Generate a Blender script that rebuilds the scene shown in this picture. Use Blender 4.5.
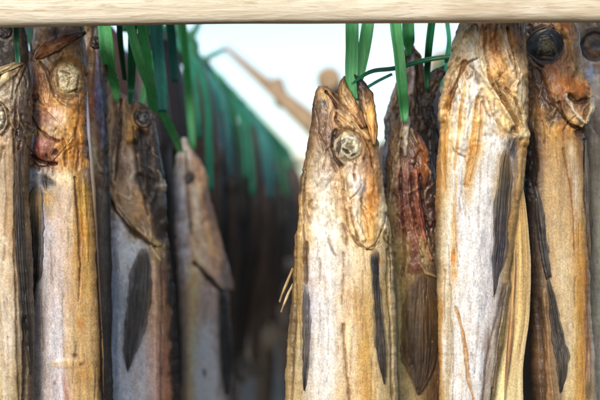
import bpy, math, random
import numpy as np

# ------------------------------------------------------------------ camera, sky, sun, exposure
for o in list(bpy.data.objects):
    bpy.data.objects.remove(o, do_unlink=True)
S = bpy.context.scene
COL = S.collection
CZ = 1.55            # camera height
DF = 1.40            # distance camera -> front fish
FPX = 600 * DF / 0.66   # focal length in photo pixels
CAMY = -DF
cd = bpy.data.cameras.new('camera')
cam = bpy.data.objects.new('camera', cd); COL.objects.link(cam)
cam.location = (0, CAMY, CZ); cam.rotation_euler = (math.radians(90), 0, 0)
cd.sensor_width = 36; cd.lens = 36 * FPX / 600
cd.clip_start = 0.05; cd.clip_end = 2000
cd.dof.use_dof = True; cd.dof.focus_distance = DF - 0.02; cd.dof.aperture_fstop = 4.4
S.camera = cam

SUN_EL, SUN_AZ = 30, -21      # elevation; azimuth to the right of straight behind the camera
w = bpy.data.worlds.new('World'); S.world = w; w.use_nodes = True
nt = w.node_tree; nt.nodes.clear()
wo = nt.nodes.new('ShaderNodeOutputWorld'); bg = nt.nodes.new('ShaderNodeBackground')
sky = nt.nodes.new('ShaderNodeTexSky'); sky.sky_type = 'NISHITA'; sky.sun_disc = False
sky.sun_elevation = math.radians(SUN_EL); sky.sun_rotation = math.radians(180 - SUN_AZ)
sky.dust_density = 1.2; sky.air_density = 0.9; sky.ozone_density = 0.8
bg.inputs['Strength'].default_value = 0.15
nt.links.new(sky.outputs[0], bg.inputs[0]); nt.links.new(bg.outputs[0], wo.inputs[0])

sl = bpy.data.lights.new('sun', 'SUN'); sl.energy = 1.9; sl.angle = math.radians(24); sl.color = (1, 0.91, 0.78)
so = bpy.data.objects.new('sun', sl); COL.objects.link(so); so.location = (1, -3, 4)
so.rotation_euler = (math.radians(90 - SUN_EL), 0, math.radians(SUN_AZ))

S.view_settings.view_transform = 'Standard'; S.view_settings.look = 'None'
S.view_settings.exposure = 0.64; S.view_settings.gamma = 1
S.view_settings.use_curve_mapping = False

# ------------------------------------------------------------------ helpers
rng = np.random.RandomState(7)
TAB = rng.rand(12, 256, 256)
random.seed(4)

def vn(x, y, k=0):
    x = np.asarray(x, float); y = np.asarray(y, float)
    xi = np.floor(x).astype(int); yi = np.floor(y).astype(int)
    fx = x - xi; fy = y - yi
    fx = fx * fx * (3 - 2 * fx); fy = fy * fy * (3 - 2 * fy)
    T = TAB[k % 12]
    a = T[xi & 255, yi & 255]; b = T[(xi + 1) & 255, yi & 255]
    c = T[xi & 255, (yi + 1) & 255]; d = T[(xi + 1) & 255, (yi + 1) & 255]
    return (a * (1 - fx) + b * fx) * (1 - fy) + (c * (1 - fx) + d * fx) * fy

def fbm(x, y, n=3, k=0):
    r = 0; a = 1; t = 0
    for i in range(n):
        r = r + a * vn(np.asarray(x) * 2 ** i + 17.3 * i, np.asarray(y) * 2 ** i + 9.1 * i, k + i); t += a; a *= .55
    return r / t - .5

def lin(c):
    c = np.asarray(c, float) / 255
    return np.where(c <= .04045, c / 12.92, ((c + .055) / 1.055) ** 2.4)

def sstep(a, b, x):
    t = np.clip((x - a) / (b - a), 0, 1); return t * t * (3 - 2 * t)

def P(px, py, d):          # photo pixel + distance from the camera -> point
    k = d / FPX
    return np.array([(px - 300) * k, CAMY + d, CZ + (200 - py) * k])

def link(name, verts, faces, mat, parent=None, cols=None, smooth=True, origin=None):
    verts = np.asarray(verts, float)
    if origin is not None: verts = verts - np.asarray(origin)
    m = bpy.data.meshes.new(name)
    m.from_pydata(verts.tolist(), [], faces if isinstance(faces, list) else faces.tolist())
    if cols is not None:
        at = m.color_attributes.new('Col', 'FLOAT_COLOR', 'POINT')
        c4 = np.ones((len(verts), 4)); c4[:, :cols.shape[1]] = cols
        at.data.foreach_set('color', c4.ravel())
    if smooth: m.polygons.foreach_set('use_smooth', np.ones(len(m.polygons), bool))
    m.materials.append(mat); m.update()
    o = bpy.data.objects.new(name, m); COL.objects.link(o)
    if parent is not None: o.parent = parent
    elif origin is not None: o.location = origin
    return o

def tag(o, label=None, cat=None, group=None, kind=None):
    if label: o['label'] = label
    if cat: o['category'] = cat
    if group: o['group'] = group
    if kind: o['kind'] = kind
    return o

def empty(name, loc):
    o = bpy.data.objects.new(name, None); COL.objects.link(o); o.location = loc; o.empty_display_size = .05
    return o

def grid_faces(nr, nc, wrap=False):
    i = np.arange(nr - 1)[:, None]; j = np.arange(nc if wrap else nc - 1)[None, :]
    j2 = (j + 1) % nc
    return np.stack([i * nc + j, (i + 1) * nc + j, (i + 1) * nc + j2, i * nc + j2], -1).reshape(-1, 4)

def shell_faces(nr, nc):
    f = grid_faces(nr, nc); n = nr * nc
    b = f[:, ::-1] + n
    ring = [(0, j) for j in range(nc)] + [(i, nc - 1) for i in range(1, nr)] + [(nr - 1, j) for j in range(nc - 2, -1, -1)] + [(i, 0) for i in range(nr - 2, 0, -1)]
    idx = np.array([a * nc + b_ for a, b_ in ring]); nx = np.roll(idx, -1)
    s = np.stack([idx, nx, nx + n, idx + n], -1)
    return np.concatenate([f, b, s])

def resample(pts, n):
    pts = np.asarray(pts, float)
    L = np.r_[0, np.cumsum(np.linalg.norm(np.diff(pts[:, :2] if pts.shape[1] < 4 else pts[:, :3], axis=0), axis=1))]
    t = np.linspace(0, L[-1], n)
    # cubic hermite (finite differences)
    out = np.zeros((n, pts.shape[1]))
    m = np.gradient(pts, L, axis=0) if len(pts) > 2 else np.repeat((pts[1:] - pts[:1]) / L[-1], 2, 0)
    k = np.clip(np.searchsorted(L, t, side='right') - 1, 0, len(L) - 2)
    h = (L[k + 1] - L[k])[:, None]; s = ((t - L[k]) / (L[k + 1] - L[k]))[:, None]
    return ((2*s**3-3*s**2+1)*pts[k] + (s**3-2*s**2+s)*h*m[k] + (-2*s**3+3*s**2)*pts[k+1] + (s**3-s**2)*h*m[k+1])

# ------------------------------------------------------------------ materials
def new_mat(name):
    m = bpy.data.materials.new(name); m.use_nodes = True
    n = m.node_tree.nodes; l = m.node_tree.links
    return m, n, l, n['Principled BSDF']

def nd(n, t, **kw):
    x = n.new(t)
    for k, v in kw.items():
        if k in x.inputs: x.inputs[k].default_value = v
        else: setattr(x, k, v)
    return x

def noise(n, l, vec, scale, detail=3, rough=.55, dist=0.):
    x = nd(n, 'ShaderNodeTexNoise', Scale=scale, Detail=detail, Roughness=rough, Distortion=dist)
    l.new(vec, x.inputs['Vector']); return x.outputs['Fac']

def mapped(n, l, vec, sc):
    x = n.new('ShaderNodeMapping'); x.inputs['Scale'].default_value = sc; l.new(vec, x.inputs['Vector']); return x.outputs[0]

def remap(n, l, v, a, b, c, d):
    x = nd(n, 'ShaderNodeMapRange'); x.inputs[1].default_value = a; x.inputs[2].default_value = b
    x.inputs[3].default_value = c; x.inputs[4].default_value = d; l.new(v, x.inputs[0]); return x.outputs[0]

def mul(n, l, a, b, op='MULTIPLY'):
    x = n.new('ShaderNodeMath'); x.operation = op
    for i, v in enumerate((a, b)):
        if isinstance(v, (int, float)): x.inputs[i].default_value = v
        else: l.new(v, x.inputs[i])
    return x.outputs[0]

def mixc(n, l, fac, a, b, mode='MIX'):
    x = n.new('ShaderNodeMix'); x.data_type = 'RGBA'; x.blend_type = mode
    for i, v in ((0, fac), (6, a), (7, b)):
        if isinstance(v, (int, float)): x.inputs[i].default_value = v
        elif isinstance(v, tuple): x.inputs[i].default_value = (*v, 1)
        else: l.new(v, x.inputs[i])
    return x.outputs[2]

def fish_material(name, scale_amt=1.0, rough=.45, streak=1.0):
    m, n, l, b = new_mat(name)
    tc = n.new('ShaderNodeTexCoord').outputs['Object']
    at = n.new('ShaderNodeAttribute'); at.attribute_name = 'Col'
    st = noise(n, l, mapped(n, l, tc, (1, 1, .28)), 330, 5, .62, 1.2)          # fibres along the fish
    st2 = noise(n, l, mapped(n, l, tc, (1, 1, .5)), 1000, 3, .65, .5)
    mt = noise(n, l, tc, 170, 4, .65)                                   # mottling
    sp = noise(n, l, tc, 900, 2, .5)                                    # specks
    wv = n.new('ShaderNodeTexVoronoi'); wv.inputs['Scale'].default_value = 640; wv.feature = 'F1'
    l.new(mapped(n, l, tc, (1, 1, .75)), wv.inputs['Vector'])
    f1 = remap(n, l, st, .3, .7, 1 - .13 * streak, 1 + .11 * streak)
    f2 = remap(n, l, st2, .3, .7, 1 - .15 * streak, 1 + .12 * streak)
    f3 = remap(n, l, mt, .3, .7, .93, 1.06)
    f4 = remap(n, l, wv.outputs['Distance'], .1, .75, 1.0 + .09 * scale_amt, 1 - .21 * scale_amt)
    f4 = mul(n, l, mul(n, l, mul(n, l, f4, -1.0, 'ADD'), at.outputs['Alpha']), 1.0, 'ADD')
    v = mul(n, l, mul(n, l, f1, f2), mul(n, l, f3, f4))
    cc = n.new('ShaderNodeCombineColor')
    for i in range(3): l.new(v, cc.inputs[i])
    c = mixc(n, l, 1.0, at.outputs['Color'], cc.outputs[0], 'MULTIPLY')
    dark = remap(n, l, sp, .64, .72, 0, .35)                             # dark flecks
    dk = mul(n, l, dark, remap(n, l, mt, .42, .6, .1, 1))
    c = mixc(n, l, dk, c, (.07, .045, .03))
    sc_ = noise(n, l, mapped(n, l, tc, (1, 1, .16)), 520, 3, .6, .8)        # fine dark scratches along the fibres
    c = mixc(n, l, mul(n, l, remap(n, l, sc_, .58, .66, 0, .75), remap(n, l, noise(n, l, tc, 60, 3), .45, .6, 0, 1)), c, mixc(n, l, .8, c, (.10, .06, .035)))
    lightf = remap(n, l, noise(n, l, mapped(n, l, tc, (1, 1, .3)), 700, 2), .66, .74, 0, .25)
    c = mixc(n, l, lightf, c, mixc(n, l, .5, c, (.75, .68, .56)))
    l.new(c, b.inputs['Base Color'])
    l.new(mul(n, l, remap(n, l, mt, .3, .7, rough + .08, rough - .14), remap(n, l, at.outputs['Alpha'], .25, 1, -.08, .03), 'ADD'), b.inputs['Roughness'])
    b.inputs['Specular IOR Level'].default_value = .45
    bp = nd(n, 'ShaderNodeBump', Strength=.40, Distance=.0006)
    hsum = mul(n, l, mul(n, l, st, .6), mul(n, l, mul(n, l, st2, .5), mul(n, l, wv.outputs['Distance'], -.55 * scale_amt), 'ADD'), 'ADD')
    l.new(hsum, bp.inputs['Height']); l.new(bp.outputs[0], b.inputs['Normal'])
    return m

M_SKIN = fish_material('dried_fish_skin', 1.15, .46, .6)
M_HEAD = fish_material('dried_fish_head', .35, .40, 1.1)
M_FIN = fish_material('dried_fin', .0, .42, 1.3)

def wood_material(name, pale, mid, dark, axis):
    m, n, l, b = new_mat(name)
    tc = n.new('ShaderNodeTexCoord').outputs['Object']
    sc = [1., 1., 1.]; sc[axis] = .09
    sc2 = [1., 1., 1.]; sc2[axis] = .10
    g1 = noise(n, l, mapped(n, l, tc, tuple(sc)), 130, 5, .65, .6)
    g2 = noise(n, l, mapped(n, l, tc, tuple(sc2)), 420, 4, .6)
    sc3 = [1., 1., 1.]; sc3[axis] = .25
    g3 = noise(n, l, mapped(n, l, tc, tuple(sc3)), 26, 3, .6)
    c = mixc(n, l, remap(n, l, g1, .42, .58, 0, 1), mid, pale)
    c = mixc(n, l, remap(n, l, g3, .54, .70, 0, .75), c, dark)
    c = mixc(n, l, remap(n, l, g2, .56, .66, 0, .6), c, dark)
    # knots
    vo = n.new('ShaderNodeTexVoronoi'); vo.inputs['Scale'].default_value = 15
    scv = [1., 1., 1.]; scv[axis] = .55
    l.new(mapped(n, l, tc, tuple(scv)), vo.inputs['Vector'])
    c = mixc(n, l, remap(n, l, vo.outputs['Distance'], .05, .085, .85, 0), c, (dark[0] * .4, dark[1] * .35, dark[2] * .3))
    l.new(c, b.inputs['Base Color']); b.inputs['Roughness'].default_value = .7
    bp = nd(n, 'ShaderNodeBump', Strength=.7, Distance=.002)
    l.new(mul(n, l, g1, mul(n, l, g2, .6), 'ADD'), bp.inputs['Height']); l.new(bp.outputs[0], b.inputs['Normal'])
    return m

M_POLE_X = wood_material('weathered_pole_wood', (.70, .63, .50), (.57, .49, .36), (.38, .27, .16), 0)
M_POLE_Y = wood_material('grey_pole_wood', (.38, .31, .23), (.27, .21, .15), (.15, .10, .07), 1)
M_SPAR = wood_material('brown_spar_wood', (.40, .29, .17), (.30, .20, .11), (.18, .11, .06), 0)
M_POLE_Z = wood_material('post_wood', (.42, .34, .25), (.30, .23, .16), (.17, .12, .08), 2)

def twine_material(name, c1, c2, trans=.3):
    m, n, l, b = new_mat(name)
    tc = n.new('ShaderNodeTexCoord').outputs['Object']
    f = noise(n, l, mapped(n, l, tc, (1, 1, .03)), 900, 3, .6)
    g = noise(n, l, mapped(n, l, tc, (1, 1, .4)), 60, 3, .6)
    c = mixc(n, l, remap(n, l, mul(n, l, mul(n, l, f, .6), mul(n, l, g, .4), 'ADD'), .36, .62, 0, 1), c1, c2)
    l.new(c, b.inputs['Base Color']); b.inputs['Roughness'].default_value = .34
    bp = nd(n, 'ShaderNodeBump', Strength=.45, Distance=.0006); l.new(f, bp.inputs['Height']); l.new(bp.outputs[0], b.inputs['Normal'])
    tr = n.new('ShaderNodeBsdfTranslucent'); l.new(c, tr.inputs[0])
    mx = n.new('ShaderNodeMixShader'); mx.inputs[0].default_value = trans
    l.new(b.outputs[0], mx.inputs[1]); l.new(tr.outputs[0], mx.inputs[2]); l.new(mx.outputs[0], n['Material Output'].inputs[0])
    return m
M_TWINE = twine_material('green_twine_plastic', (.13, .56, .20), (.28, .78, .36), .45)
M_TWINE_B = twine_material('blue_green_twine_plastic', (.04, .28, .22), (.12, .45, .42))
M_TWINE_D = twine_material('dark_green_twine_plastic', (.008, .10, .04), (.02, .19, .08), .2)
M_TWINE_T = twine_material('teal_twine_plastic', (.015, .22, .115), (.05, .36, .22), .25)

# ------------------------------------------------------------------ fish
class Fish:
    """outline rows (y, x_left, x_right) and colour rows are in photo pixels at the fish's own distance"""
    def __init__(s, name, label, depth, outline, rows, strokes=(), thick=.60, gain=1.0, seed=0, tip=None,
                 step=1.0, nfront=110, nback=26, relief=1.0, folds=.28, head_end=230, group=None, warm=(1, 1, 1), tail=690, eyes=()):
        s.eyes = eyes
        s.d = DF + depth; s.k = s.d / FPX; s.seed = seed; s.thick = thick; s.gain = gain; s.warm = np.array(warm)
        s.relief = relief; s.folds = folds; s.strokes = strokes; s.head_end = head_end
        ol = [list(r) for r in outline]
        yb, xl, xr = ol[-1]; c = (xl + xr) / 2; h = (xr - xl) / 2
        for f, q in ((.35, .88), (.65, .66), (.88, .40), (1.0, .26)):
            ol.append([yb + (tail - yb) * f, c - h * q, c + h * q])
        ol = np.array(ol, float)
        yy = np.arange(ol[0, 0], ol[-1, 0] + .5, .5)
        def sm(v):
            k = np.hanning(17); k /= k.sum(); vp = np.pad(v, 8, mode='edge'); return np.convolve(vp, k, 'valid')
        l_ = np.interp(yy, ol[:, 0], ol[:, 1]); r_ = np.interp(yy, ol[:, 0], ol[:, 2])
        l2, r2 = sm(l_), sm(r_)
        s.y0 = ol[0, 0]; s.y1 = ol[-1, 0]
        wob = np.clip((yy - s.y0) / 12, 0, 1)
        s.yy = yy
        s.xl = l2 + wob * (2.2 * fbm(yy * .045, yy * 0 + seed, 3, seed) + 1.3 * fbm(yy * .22, yy * 0 + seed, 2, seed + 1))
        s.xr = r2 + wob * (2.2 * fbm(yy * .045, yy * 0 + seed + 40, 3, seed + 2) + 1.3 * fbm(yy * .22, yy * 0 + seed + 9, 2, seed + 3))
        hw = np.maximum((s.xr - s.xl) / 2, .8)
        k = np.hanning(81); k /= k.sum()
        s.th = np.minimum(np.convolve(np.pad(hw, 40, mode='edge'), k, 'valid'), hw * 1.15) * thick
        s.rows = rows
        if nfront >= 80:                                    # small wrinkles and scars of this one skin
            R = random.Random(seed * 31 + 5); extra = []
            for q in range(44):
                hd = q < 26
                y_ = R.uniform(s.y0 + 8, head_end) if hd else R.uniform(head_end, 400)
                a_, b_ = np.interp(y_, s.yy, s.xl), np.interp(y_, s.yy, s.xr)
                x_ = R.uniform(a_ + 2, b_ - 2); ln = R.uniform(7, 24) if hd else R.uniform(18, 70)
                an = R.gauss(0, .42 if hd else .06); bend = R.uniform(-3, 3) if hd else R.uniform(-1.5, 1.5)
                pt = [(x_ + math.sin(an) * ln * f + bend * math.sin(f * 3.14), y_ + math.cos(an) * ln * f) for f in (0, .33, .66, 1)]
                pale_ = R.random() < .35
                extra.append(('l', pt, R.uniform(.9, 2.2) if hd else R.uniform(.6, 1.3), (214, 188, 146) if pale_ else R.choice([(92, 64, 40), (118, 84, 50), (70, 50, 36)]),
                              (.5 if hd else .32), .7, (.7 if pale_ else -.8) if hd else (0.15 if pale_ else -.3)))
            s.strokes = extra + list(s.strokes)
        base = np.array([(c - 300) * s.k, CAMY + s.d, CZ + (200 - s.y1) * s.k])
        s.base = base
        s.root = empty(name, base); tag(s.root, label, 'fish', group)
        # body
        ys = [s.y0]
        while ys[-1] < s.y1:
            ys.append(ys[-1] + (step if ys[-1] < 410 else 12))
        ys = np.minimum(np.array(ys), s.y1)
        tf = np.linspace(-math.pi / 2, math.pi / 2, nfront); tb = np.linspace(math.pi / 2, 1.5 * math.pi, nback + 2)[1:-1]
        t = np.r_[tf, tb]
        Y, T = np.meshgrid(ys, t, indexing='ij')
        cx, hw, th = s.prof(Y)
        u = np.sign(np.sin(T)) * np.abs(np.sin(T)) ** (2 / 2.2); v = np.cos(T)
        px = cx + hw * u
        col, hgt = s.paint(px.ravel(), Y.ravel())
        hgt = hgt.reshape(Y.shape) * np.clip((Y - s.y0) / 5, 0.15, 1)
        nx = np.sign(u) * np.abs(u) ** 1.2 / hw; ny = -v / np.maximum(th, .3); L = np.sqrt(nx ** 2 + ny ** 2) + 1e-9
        px2 = px + hgt * nx / L * .6; dy = -th * v + hgt * ny / L
        V = np.stack([(px2 - 300) * s.k, CAMY + s.d + dy * s.k, CZ + (200 - Y) * s.k], -1)
        nr, nc = Y.shape
        F = grid_faces(nr, nc, True)
        verts = V.reshape(-1, 3)
        faces = F.tolist() + [list(range(nc))] + [list(range(nr * nc - 1, (nr - 1) * nc - 1, -1))]
        col = np.c_[col, .25 + .75 * sstep(s.head_end - 15, s.head_end + 25, Y.ravel())]
        s.body = link('body', verts, faces, M_SKIN, s.root, col, origin=base)
        s.add_tail()

    def prof(s, y):
        xl = np.interp(y, s.yy, s.xl); xr = np.interp(y, s.yy, s.xr); th = np.interp(y, s.yy, s.th)
        return (xl + xr) / 2, np.maximum((xr - xl) / 2, .6), np.maximum(th, .5)

    def surf(s, px, py, h=True):
        """front surface of the body, pixels toward the back"""
        cx, hw, th = s.prof(py)
        u = np.clip(np.abs(px - cx) / hw, 0, .985)
        y = -th * np.sqrt(1 - u ** 2.2)
        if h: y = y - s.paint(np.ravel(px), np.ravel(py))[1].reshape(np.shape(px))
        return y

    def paint(s, px, py):
        k = s.seed
        wx = px + 3.0 * fbm(px * .10, py * .045, 3, k) + 1.6 * fbm(px * .35, py * .10, 2, k + 3)
        wy = py + 11 * fbm(px * .09 + 7, py * .035 + 3, 3, k + 1) + 4 * fbm(px * .3, py * .2, 2, k + 5)
        ry = np.array([r[0] for r in s.rows], float)
        C = np.stack([np.stack([np.interp(wx, [p[0] for p in r[1]], [p[1][j] for p in r[1]]) for j in range(3)], -1) for r in s.rows])
        i = np.clip(np.searchsorted(ry, wy) - 1, 0, len(ry) - 2)
        f = np.clip((wy - ry[i]) / (ry[i + 1] - ry[i]), 0, 1); f = (f * f * (3 - 2 * f))[:, None]
        a = np.arange(len(px))
        c = C[i, a] * (1 - f) + C[i + 1, a] * f
        h = np.zeros(len(px))
        head = 1 - sstep(s.head_end - 15, s.head_end + 25, py)
        # fibrous streaks and leathery blotches of the dried skin
        lean = px + 9 * fbm(px * .035, py * .013, 2, k + 6) + 2.5 * fbm(px * .12, py * .05, 2, k + 2)
        s1 = fbm(lean * .33, py * .030, 3, k + 2); s2 = fbm(lean * .9, py * .08, 2, k + 4)
        b1 = fbm(px * .13, py * .11, 4, k + 7); b2 = fbm(px * .42, py * .36, 3, k + 8)
        fx = px + 10 * fbm(px * .05, py * .05, 2, k + 1); fy = py + 10 * fbm(px * .05 + 9, py * .05, 2, k + 3)
        rd = np.clip(1 - np.abs(fbm(fx * .13, fy * .030, 2, k + 5)) * 6.5, 0, 1) ** 2       # leathery folds of the head
        rd2 = np.clip(1 - np.abs(fbm(fx * .30 + 30, fy * .075, 2, k + 9)) * 6, 0, 1) ** 2
        tone = 1 + (.17 * s1 + .15 * s2) * (1 - .3 * head) + (.34 * b1 + .34 * b2) * (.45 + .75 * head)
        tone = tone - (.26 * rd + .18 * rd2) * (.10 + .88 * head) * s.folds
        c = c * (np.clip(tone, .40, 1.5) * (1 + .13 * head))[:, None]
        br = sstep(.08, .26, fbm(px * .16 + 50, py * .075, 4, k + 9)) * (.26 + .2 * head)
        c = c * (1 - br[:, None]) + br[:, None] * c * np.array([.87, .73, .55])
        fl = sstep(.20, .32, fbm(lean * .55 + 80, py * .13, 3, k + 10)) * (.18 + .4 * head)     # brown flecks
        c = c * (1 - fl[:, None]) + fl[:, None] * c * np.array([.58, .45, .34])
        fw = sstep(.20, .30, fbm(lean * .6 + 20, py * .10, 3, k + 11)) * .35                     # pale fibres
        c = c + fw[:, None] * (np.array([246, 236, 214]) - c) * .6
        h += .45 * s1 + .08 * s2 + (2.6 * b1 + .6 * b2) * (.08 + .9 * head) - (2.6 * rd + 1.3 * rd2) * (.06 + .94 * head) * s.folds
        h += 3.4 * fbm(px * .05, py * .028, 2, k + 4) * (.35 + head) + 3.4 * fbm(px * .045 + 5, py * .007, 2, k + 7) * (1 - .5 * head)
        wr = 1 - np.abs(fbm(lean * .13 + 3, py * .011, 2, k + 10)) * 8           # long creases
        cr = np.clip(wr, 0, 1) ** 3
        h -= .3 * cr; c = c * (1 - .06 * cr)[:, None]
        for st in s.strokes:
            kind, pts, wd, colr, al, soft, dh = st
            if kind == 'e':
                (ex, ey, rx, ry_), rot = pts, wd
                ca, sa = math.cos(rot), math.sin(rot)
                X = (wx - ex) * ca + (wy * .35 + py * .65 - ey) * sa; Yv = -(wx - ex) * sa + (wy * .35 + py * .65 - ey) * ca
                r = np.sqrt((X / rx) ** 2 + (Yv / ry_) ** 2)
                m = 1 - sstep(1 - soft, 1 + soft, r)
            else:
                pp = np.asarray(pts, float); qx = wx * .45 + px * .55; qy = py
                d = np.full(len(px), 1e9); 
                sel = (py > pp[:, 1].min() - 25) & (py < pp[:, 1].max() + 25)
                for a0, a1 in zip(pp[:-1], pp[1:]):
                    e = a1[:2] - a0[:2]; L2 = (e ** 2).sum() + 1e-9
                    tt = np.clip(((qx - a0[0]) * e[0] + (qy - a0[1]) * e[1]) / L2, 0, 1)
                    d = np.minimum(d, np.hypot(qx - a0[0] - tt * e[0], qy - a0[1] - tt * e[1]))
                jag = wd * np.clip(1 + 2.2 * fbm(px * .14, py * .09, 3, k + 11), .12, 2) * .5
                m = 1 - sstep(np.maximum(jag * (1 - soft), .05), jag * (1 + soft) + .25, d)
            if colr is not None:
                c = c * (1 - (al * m)[:, None]) + (al * m)[:, None] * np.array(colr) * np.clip(tone, .6, 1.3)[:, None]
            h += dh * m * 1.9
        lum = c.mean(1) / 255
        h = h + (.25 + .9 * head) * (lum - .55)
        for (ex, ey, rx, ry_) in s.eyes:                    # the socket
            r = np.hypot((px - ex) / rx, (py - ey) / ry_)
            m = 1 - sstep(.78, 1.12, r); h = h * (1 - m) - 2.2 * m + .8 * np.exp(-((r - 1.08) / .16) ** 2)
        c = lin(np.clip(c, 4, 252)) * s.gain * .80 * s.warm
        return np.clip(c, .003, .9), h * s.relief

    # -- parts -------------------------------------------------------------
    def put(s, px, dy, py):
        return np.stack([(px - 300) * s.k, CAMY + s.d + dy * s.k, CZ + (200 - py) * s.k], -1)

    def ribbon(s, name, spine, n=60, m=17, lift=(.6, 2.5), thick=1.0, colour=None, rays=0, ray_h=.5, mat=None, parent=None,
               bow=1.2, dy=None, rag=0.0, label=None, edge=None, raycol=None, streak=.35, rough=0.):
        """a strip along a spine of (x, y, half width); follows the body unless dy gives its own depth"""
        sp = resample(spine, n); T = np.gradient(sp[:, :2], axis=0); T /= np.linalg.norm(T, axis=1)[:, None] + 1e-9
        N = np.stack([-T[:, 1], T[:, 0]], -1)
        u = np.linspace(-1, 1, m)
        v = np.linspace(0, 1, n)
        hw = np.maximum(sp[:, 2], .15)
        U, Vv = np.meshgrid(u, v)
        hwn = hw[:, None] * (1 + rag * 3.5 * fbm(U * .8 + 5, Vv * 9, 3, s.seed + 3) * np.abs(U))
        px = sp[:, 0:1] + N[:, 0:1] * U * hwn; py = sp[:, 1:2] + N[:, 1:2] * U * hwn
        if rag: py = py + rag * 40 * fbm(U * 4, Vv * 0, 3, s.seed + 5) * sstep(.45, 1, Vv)
        li = np.interp(v, np.linspace(0, 1, len(lift)), lift)[:, None]
        if dy is None: base = s.surf(px, py)
        else: base = np.interp(v, np.linspace(0, 1, len(dy)), dy)[:, None] + 0 * U
        if dy is None: base = np.minimum(base, base.mean(1, keepdims=True) + 2.5)
        ridge = 0
        if rays:
            ph = U * rays * math.pi * (1 + .25 * np.sin(U * 2.3 + s.seed)) + 3.2 * fbm(U * 2.2, Vv * 2.0, 3, s.seed) + 1.2 * fbm(U * 6, Vv * 7, 2, s.seed + 1)
            ridge = ray_h * .55 * np.cos(ph) * (.5 + vn(U * rays, Vv * 4, s.seed))
        z = base - li - bow * (1 - U ** 2) - ridge - 1.2 * fbm(U * 1.5, Vv * 5, 2, s.seed + 1)
        z = z - rough * (fbm(px * .22, py * .16, 3, s.seed + 7) + .5 * fbm(px * .6, py * .4, 2, s.seed + 8))
        F_ = s.put(px, z, py); B_ = s.put(px, z + thick * (.4 + .6 * (1 - U ** 2)), py)
        if colour is None: col = s.paint(px.ravel(), py.ravel())[0]
        else:
            cc = np.array(colour, float)                      # list of colours along the strip
            if cc.ndim == 1: cc = cc[None]
            c = np.stack([np.interp(Vv, np.linspace(0, 1, len(cc)), cc[:, j]) for j in range(3)], -1)
            st = fbm(U * (rays or 4) * 1.3 + 9, Vv * 5, 3, s.seed + 2)
            c = c * (1 + 2 * streak * st)[..., None]
            if rays:
                rm = (sstep(.35, .95, np.cos(ph)) * sstep(.35, .8, vn(U * rays * .8 + 3, Vv * 7, s.seed + 4)))[..., None]
                c = c * (1 - .6 * rm) + .6 * rm * np.array(raycol or (150, 135, 110))
            if edge is not None:
                em = sstep(.7, 1, np.abs(U))[..., None]; c = c * (1 - em) + em * np.array(edge, float)
            col = lin(np.clip(c, 3, 250).reshape(-1, 3)) * s.gain * (.5 if name.endswith('_fin') and dy is None else .85)
            if name.endswith('_fin') and dy is None:
                nzv = fbm(px * .35, py * .07, 3, s.seed + 9)
                em = np.maximum(sstep(.55, 1.05, np.abs(U) + .6 * nzv) * .28, sstep(.08, -.02, Vv) * .6)
                em = np.maximum(em, .12 * sstep(.14, .30, fbm(px * .6 + 3, py * .06, 3, s.seed + 6))).reshape(-1, 1)
                col = col * (1 - em) + em * s.paint(px.ravel(), py.ravel())[0]
        verts = np.concatenate([F_.reshape(-1, 3), B_.reshape(-1, 3)])
        o = link(name, verts, shell_faces(n, m), mat or M_FIN, parent or s.root, np.concatenate([col, col]), origin=s.base)
        if label: o['label'] = label
        return o

    def flap(s, name, rows, lift=(0, 3), n=70, m=50, thick=1.6, mat=None, parent=None, label=None, side=0, colour=None):
        """a sheet of skin or bone lying on the body: rows of (y, x_left, x_right), lifted towards its lower edge"""
        r = np.array(rows, float); v = np.linspace(0, 1, n); ys = r[0, 0] + v * (r[-1, 0] - r[0, 0])
        xl = np.interp(ys, r[:, 0], r[:, 1]); xr = np.interp(ys, r[:, 0], r[:, 2])
        k = np.hanning(7); k /= k.sum()
        xl = np.convolve(np.pad(xl, 3, mode='edge'), k, 'valid'); xr = np.convolve(np.pad(xr, 3, mode='edge'), k, 'valid')
        xl = xl + 1.6 * fbm(ys * .12, ys * 0 + 3, 2, s.seed); xr = xr + 1.6 * fbm(ys * .12, ys * 0 + 8, 2, s.seed + 1)
        u = np.linspace(0, 1, m); U, Vv = np.meshgrid(u, v)
        px = xl[:, None] + (xr - xl)[:, None] * U; py = np.repeat(ys[:, None], m, 1)
        base = s.surf(px, py)
        li = lift[0] + (lift[1] - lift[0]) * Vv ** 1.6
        e = np.minimum(U, 1 - U) * 2
        if side == 0: li = li * (.35 + .65 * np.clip(e * 2.2, 0, 1))
        elif side > 0: li = li * sstep(0, .5, U)
        else: li = li * sstep(0, .5, 1 - U)
        z = base - li - .15
        F_ = s.put(px, z, py); B_ = s.put(px, z + thick, py)
        col = s.paint(px.ravel(), py.ravel())[0] if colour is None else np.repeat(lin(colour)[None] * .88 * s.gain, px.size, 0)
        verts = np.concatenate([F_.reshape(-1, 3), B_.reshape(-1, 3)])
        o = link(name, verts, shell_faces(n, m), mat or M_HEAD, parent or s.root, np.concatenate([col, col]), origin=s.base)
        if label: o['label'] = label
        return o

    def eye(s, x, y, rx, ry, rings, prof, rot=0., n=34, m=64, lift=1.0, seed=0, label=None, nz=1.0, marks=()):
        """shrivelled eye: colour rings (r, colour) and a height profile (r, px)"""
        r = np.linspace(0.02, 1, n); a = np.linspace(0, 2 * math.pi, m, endpoint=False)
        R, A = np.meshgrid(r, a, indexing='ij')
        wob = 1 + .30 * fbm(np.cos(A) * 1.3 + 4, np.sin(A) * 1.3 + R * .8, 3, seed + s.seed)
        X = np.cos(A) * R * rx * wob; Yp = np.sin(A) * R * ry * wob
        ca, sa = math.cos(rot), math.sin(rot)
        px = x + X * ca - Yp * sa; py = y + X * sa + Yp * ca
        base = s.surf(px, py, False) + 1.2
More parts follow.
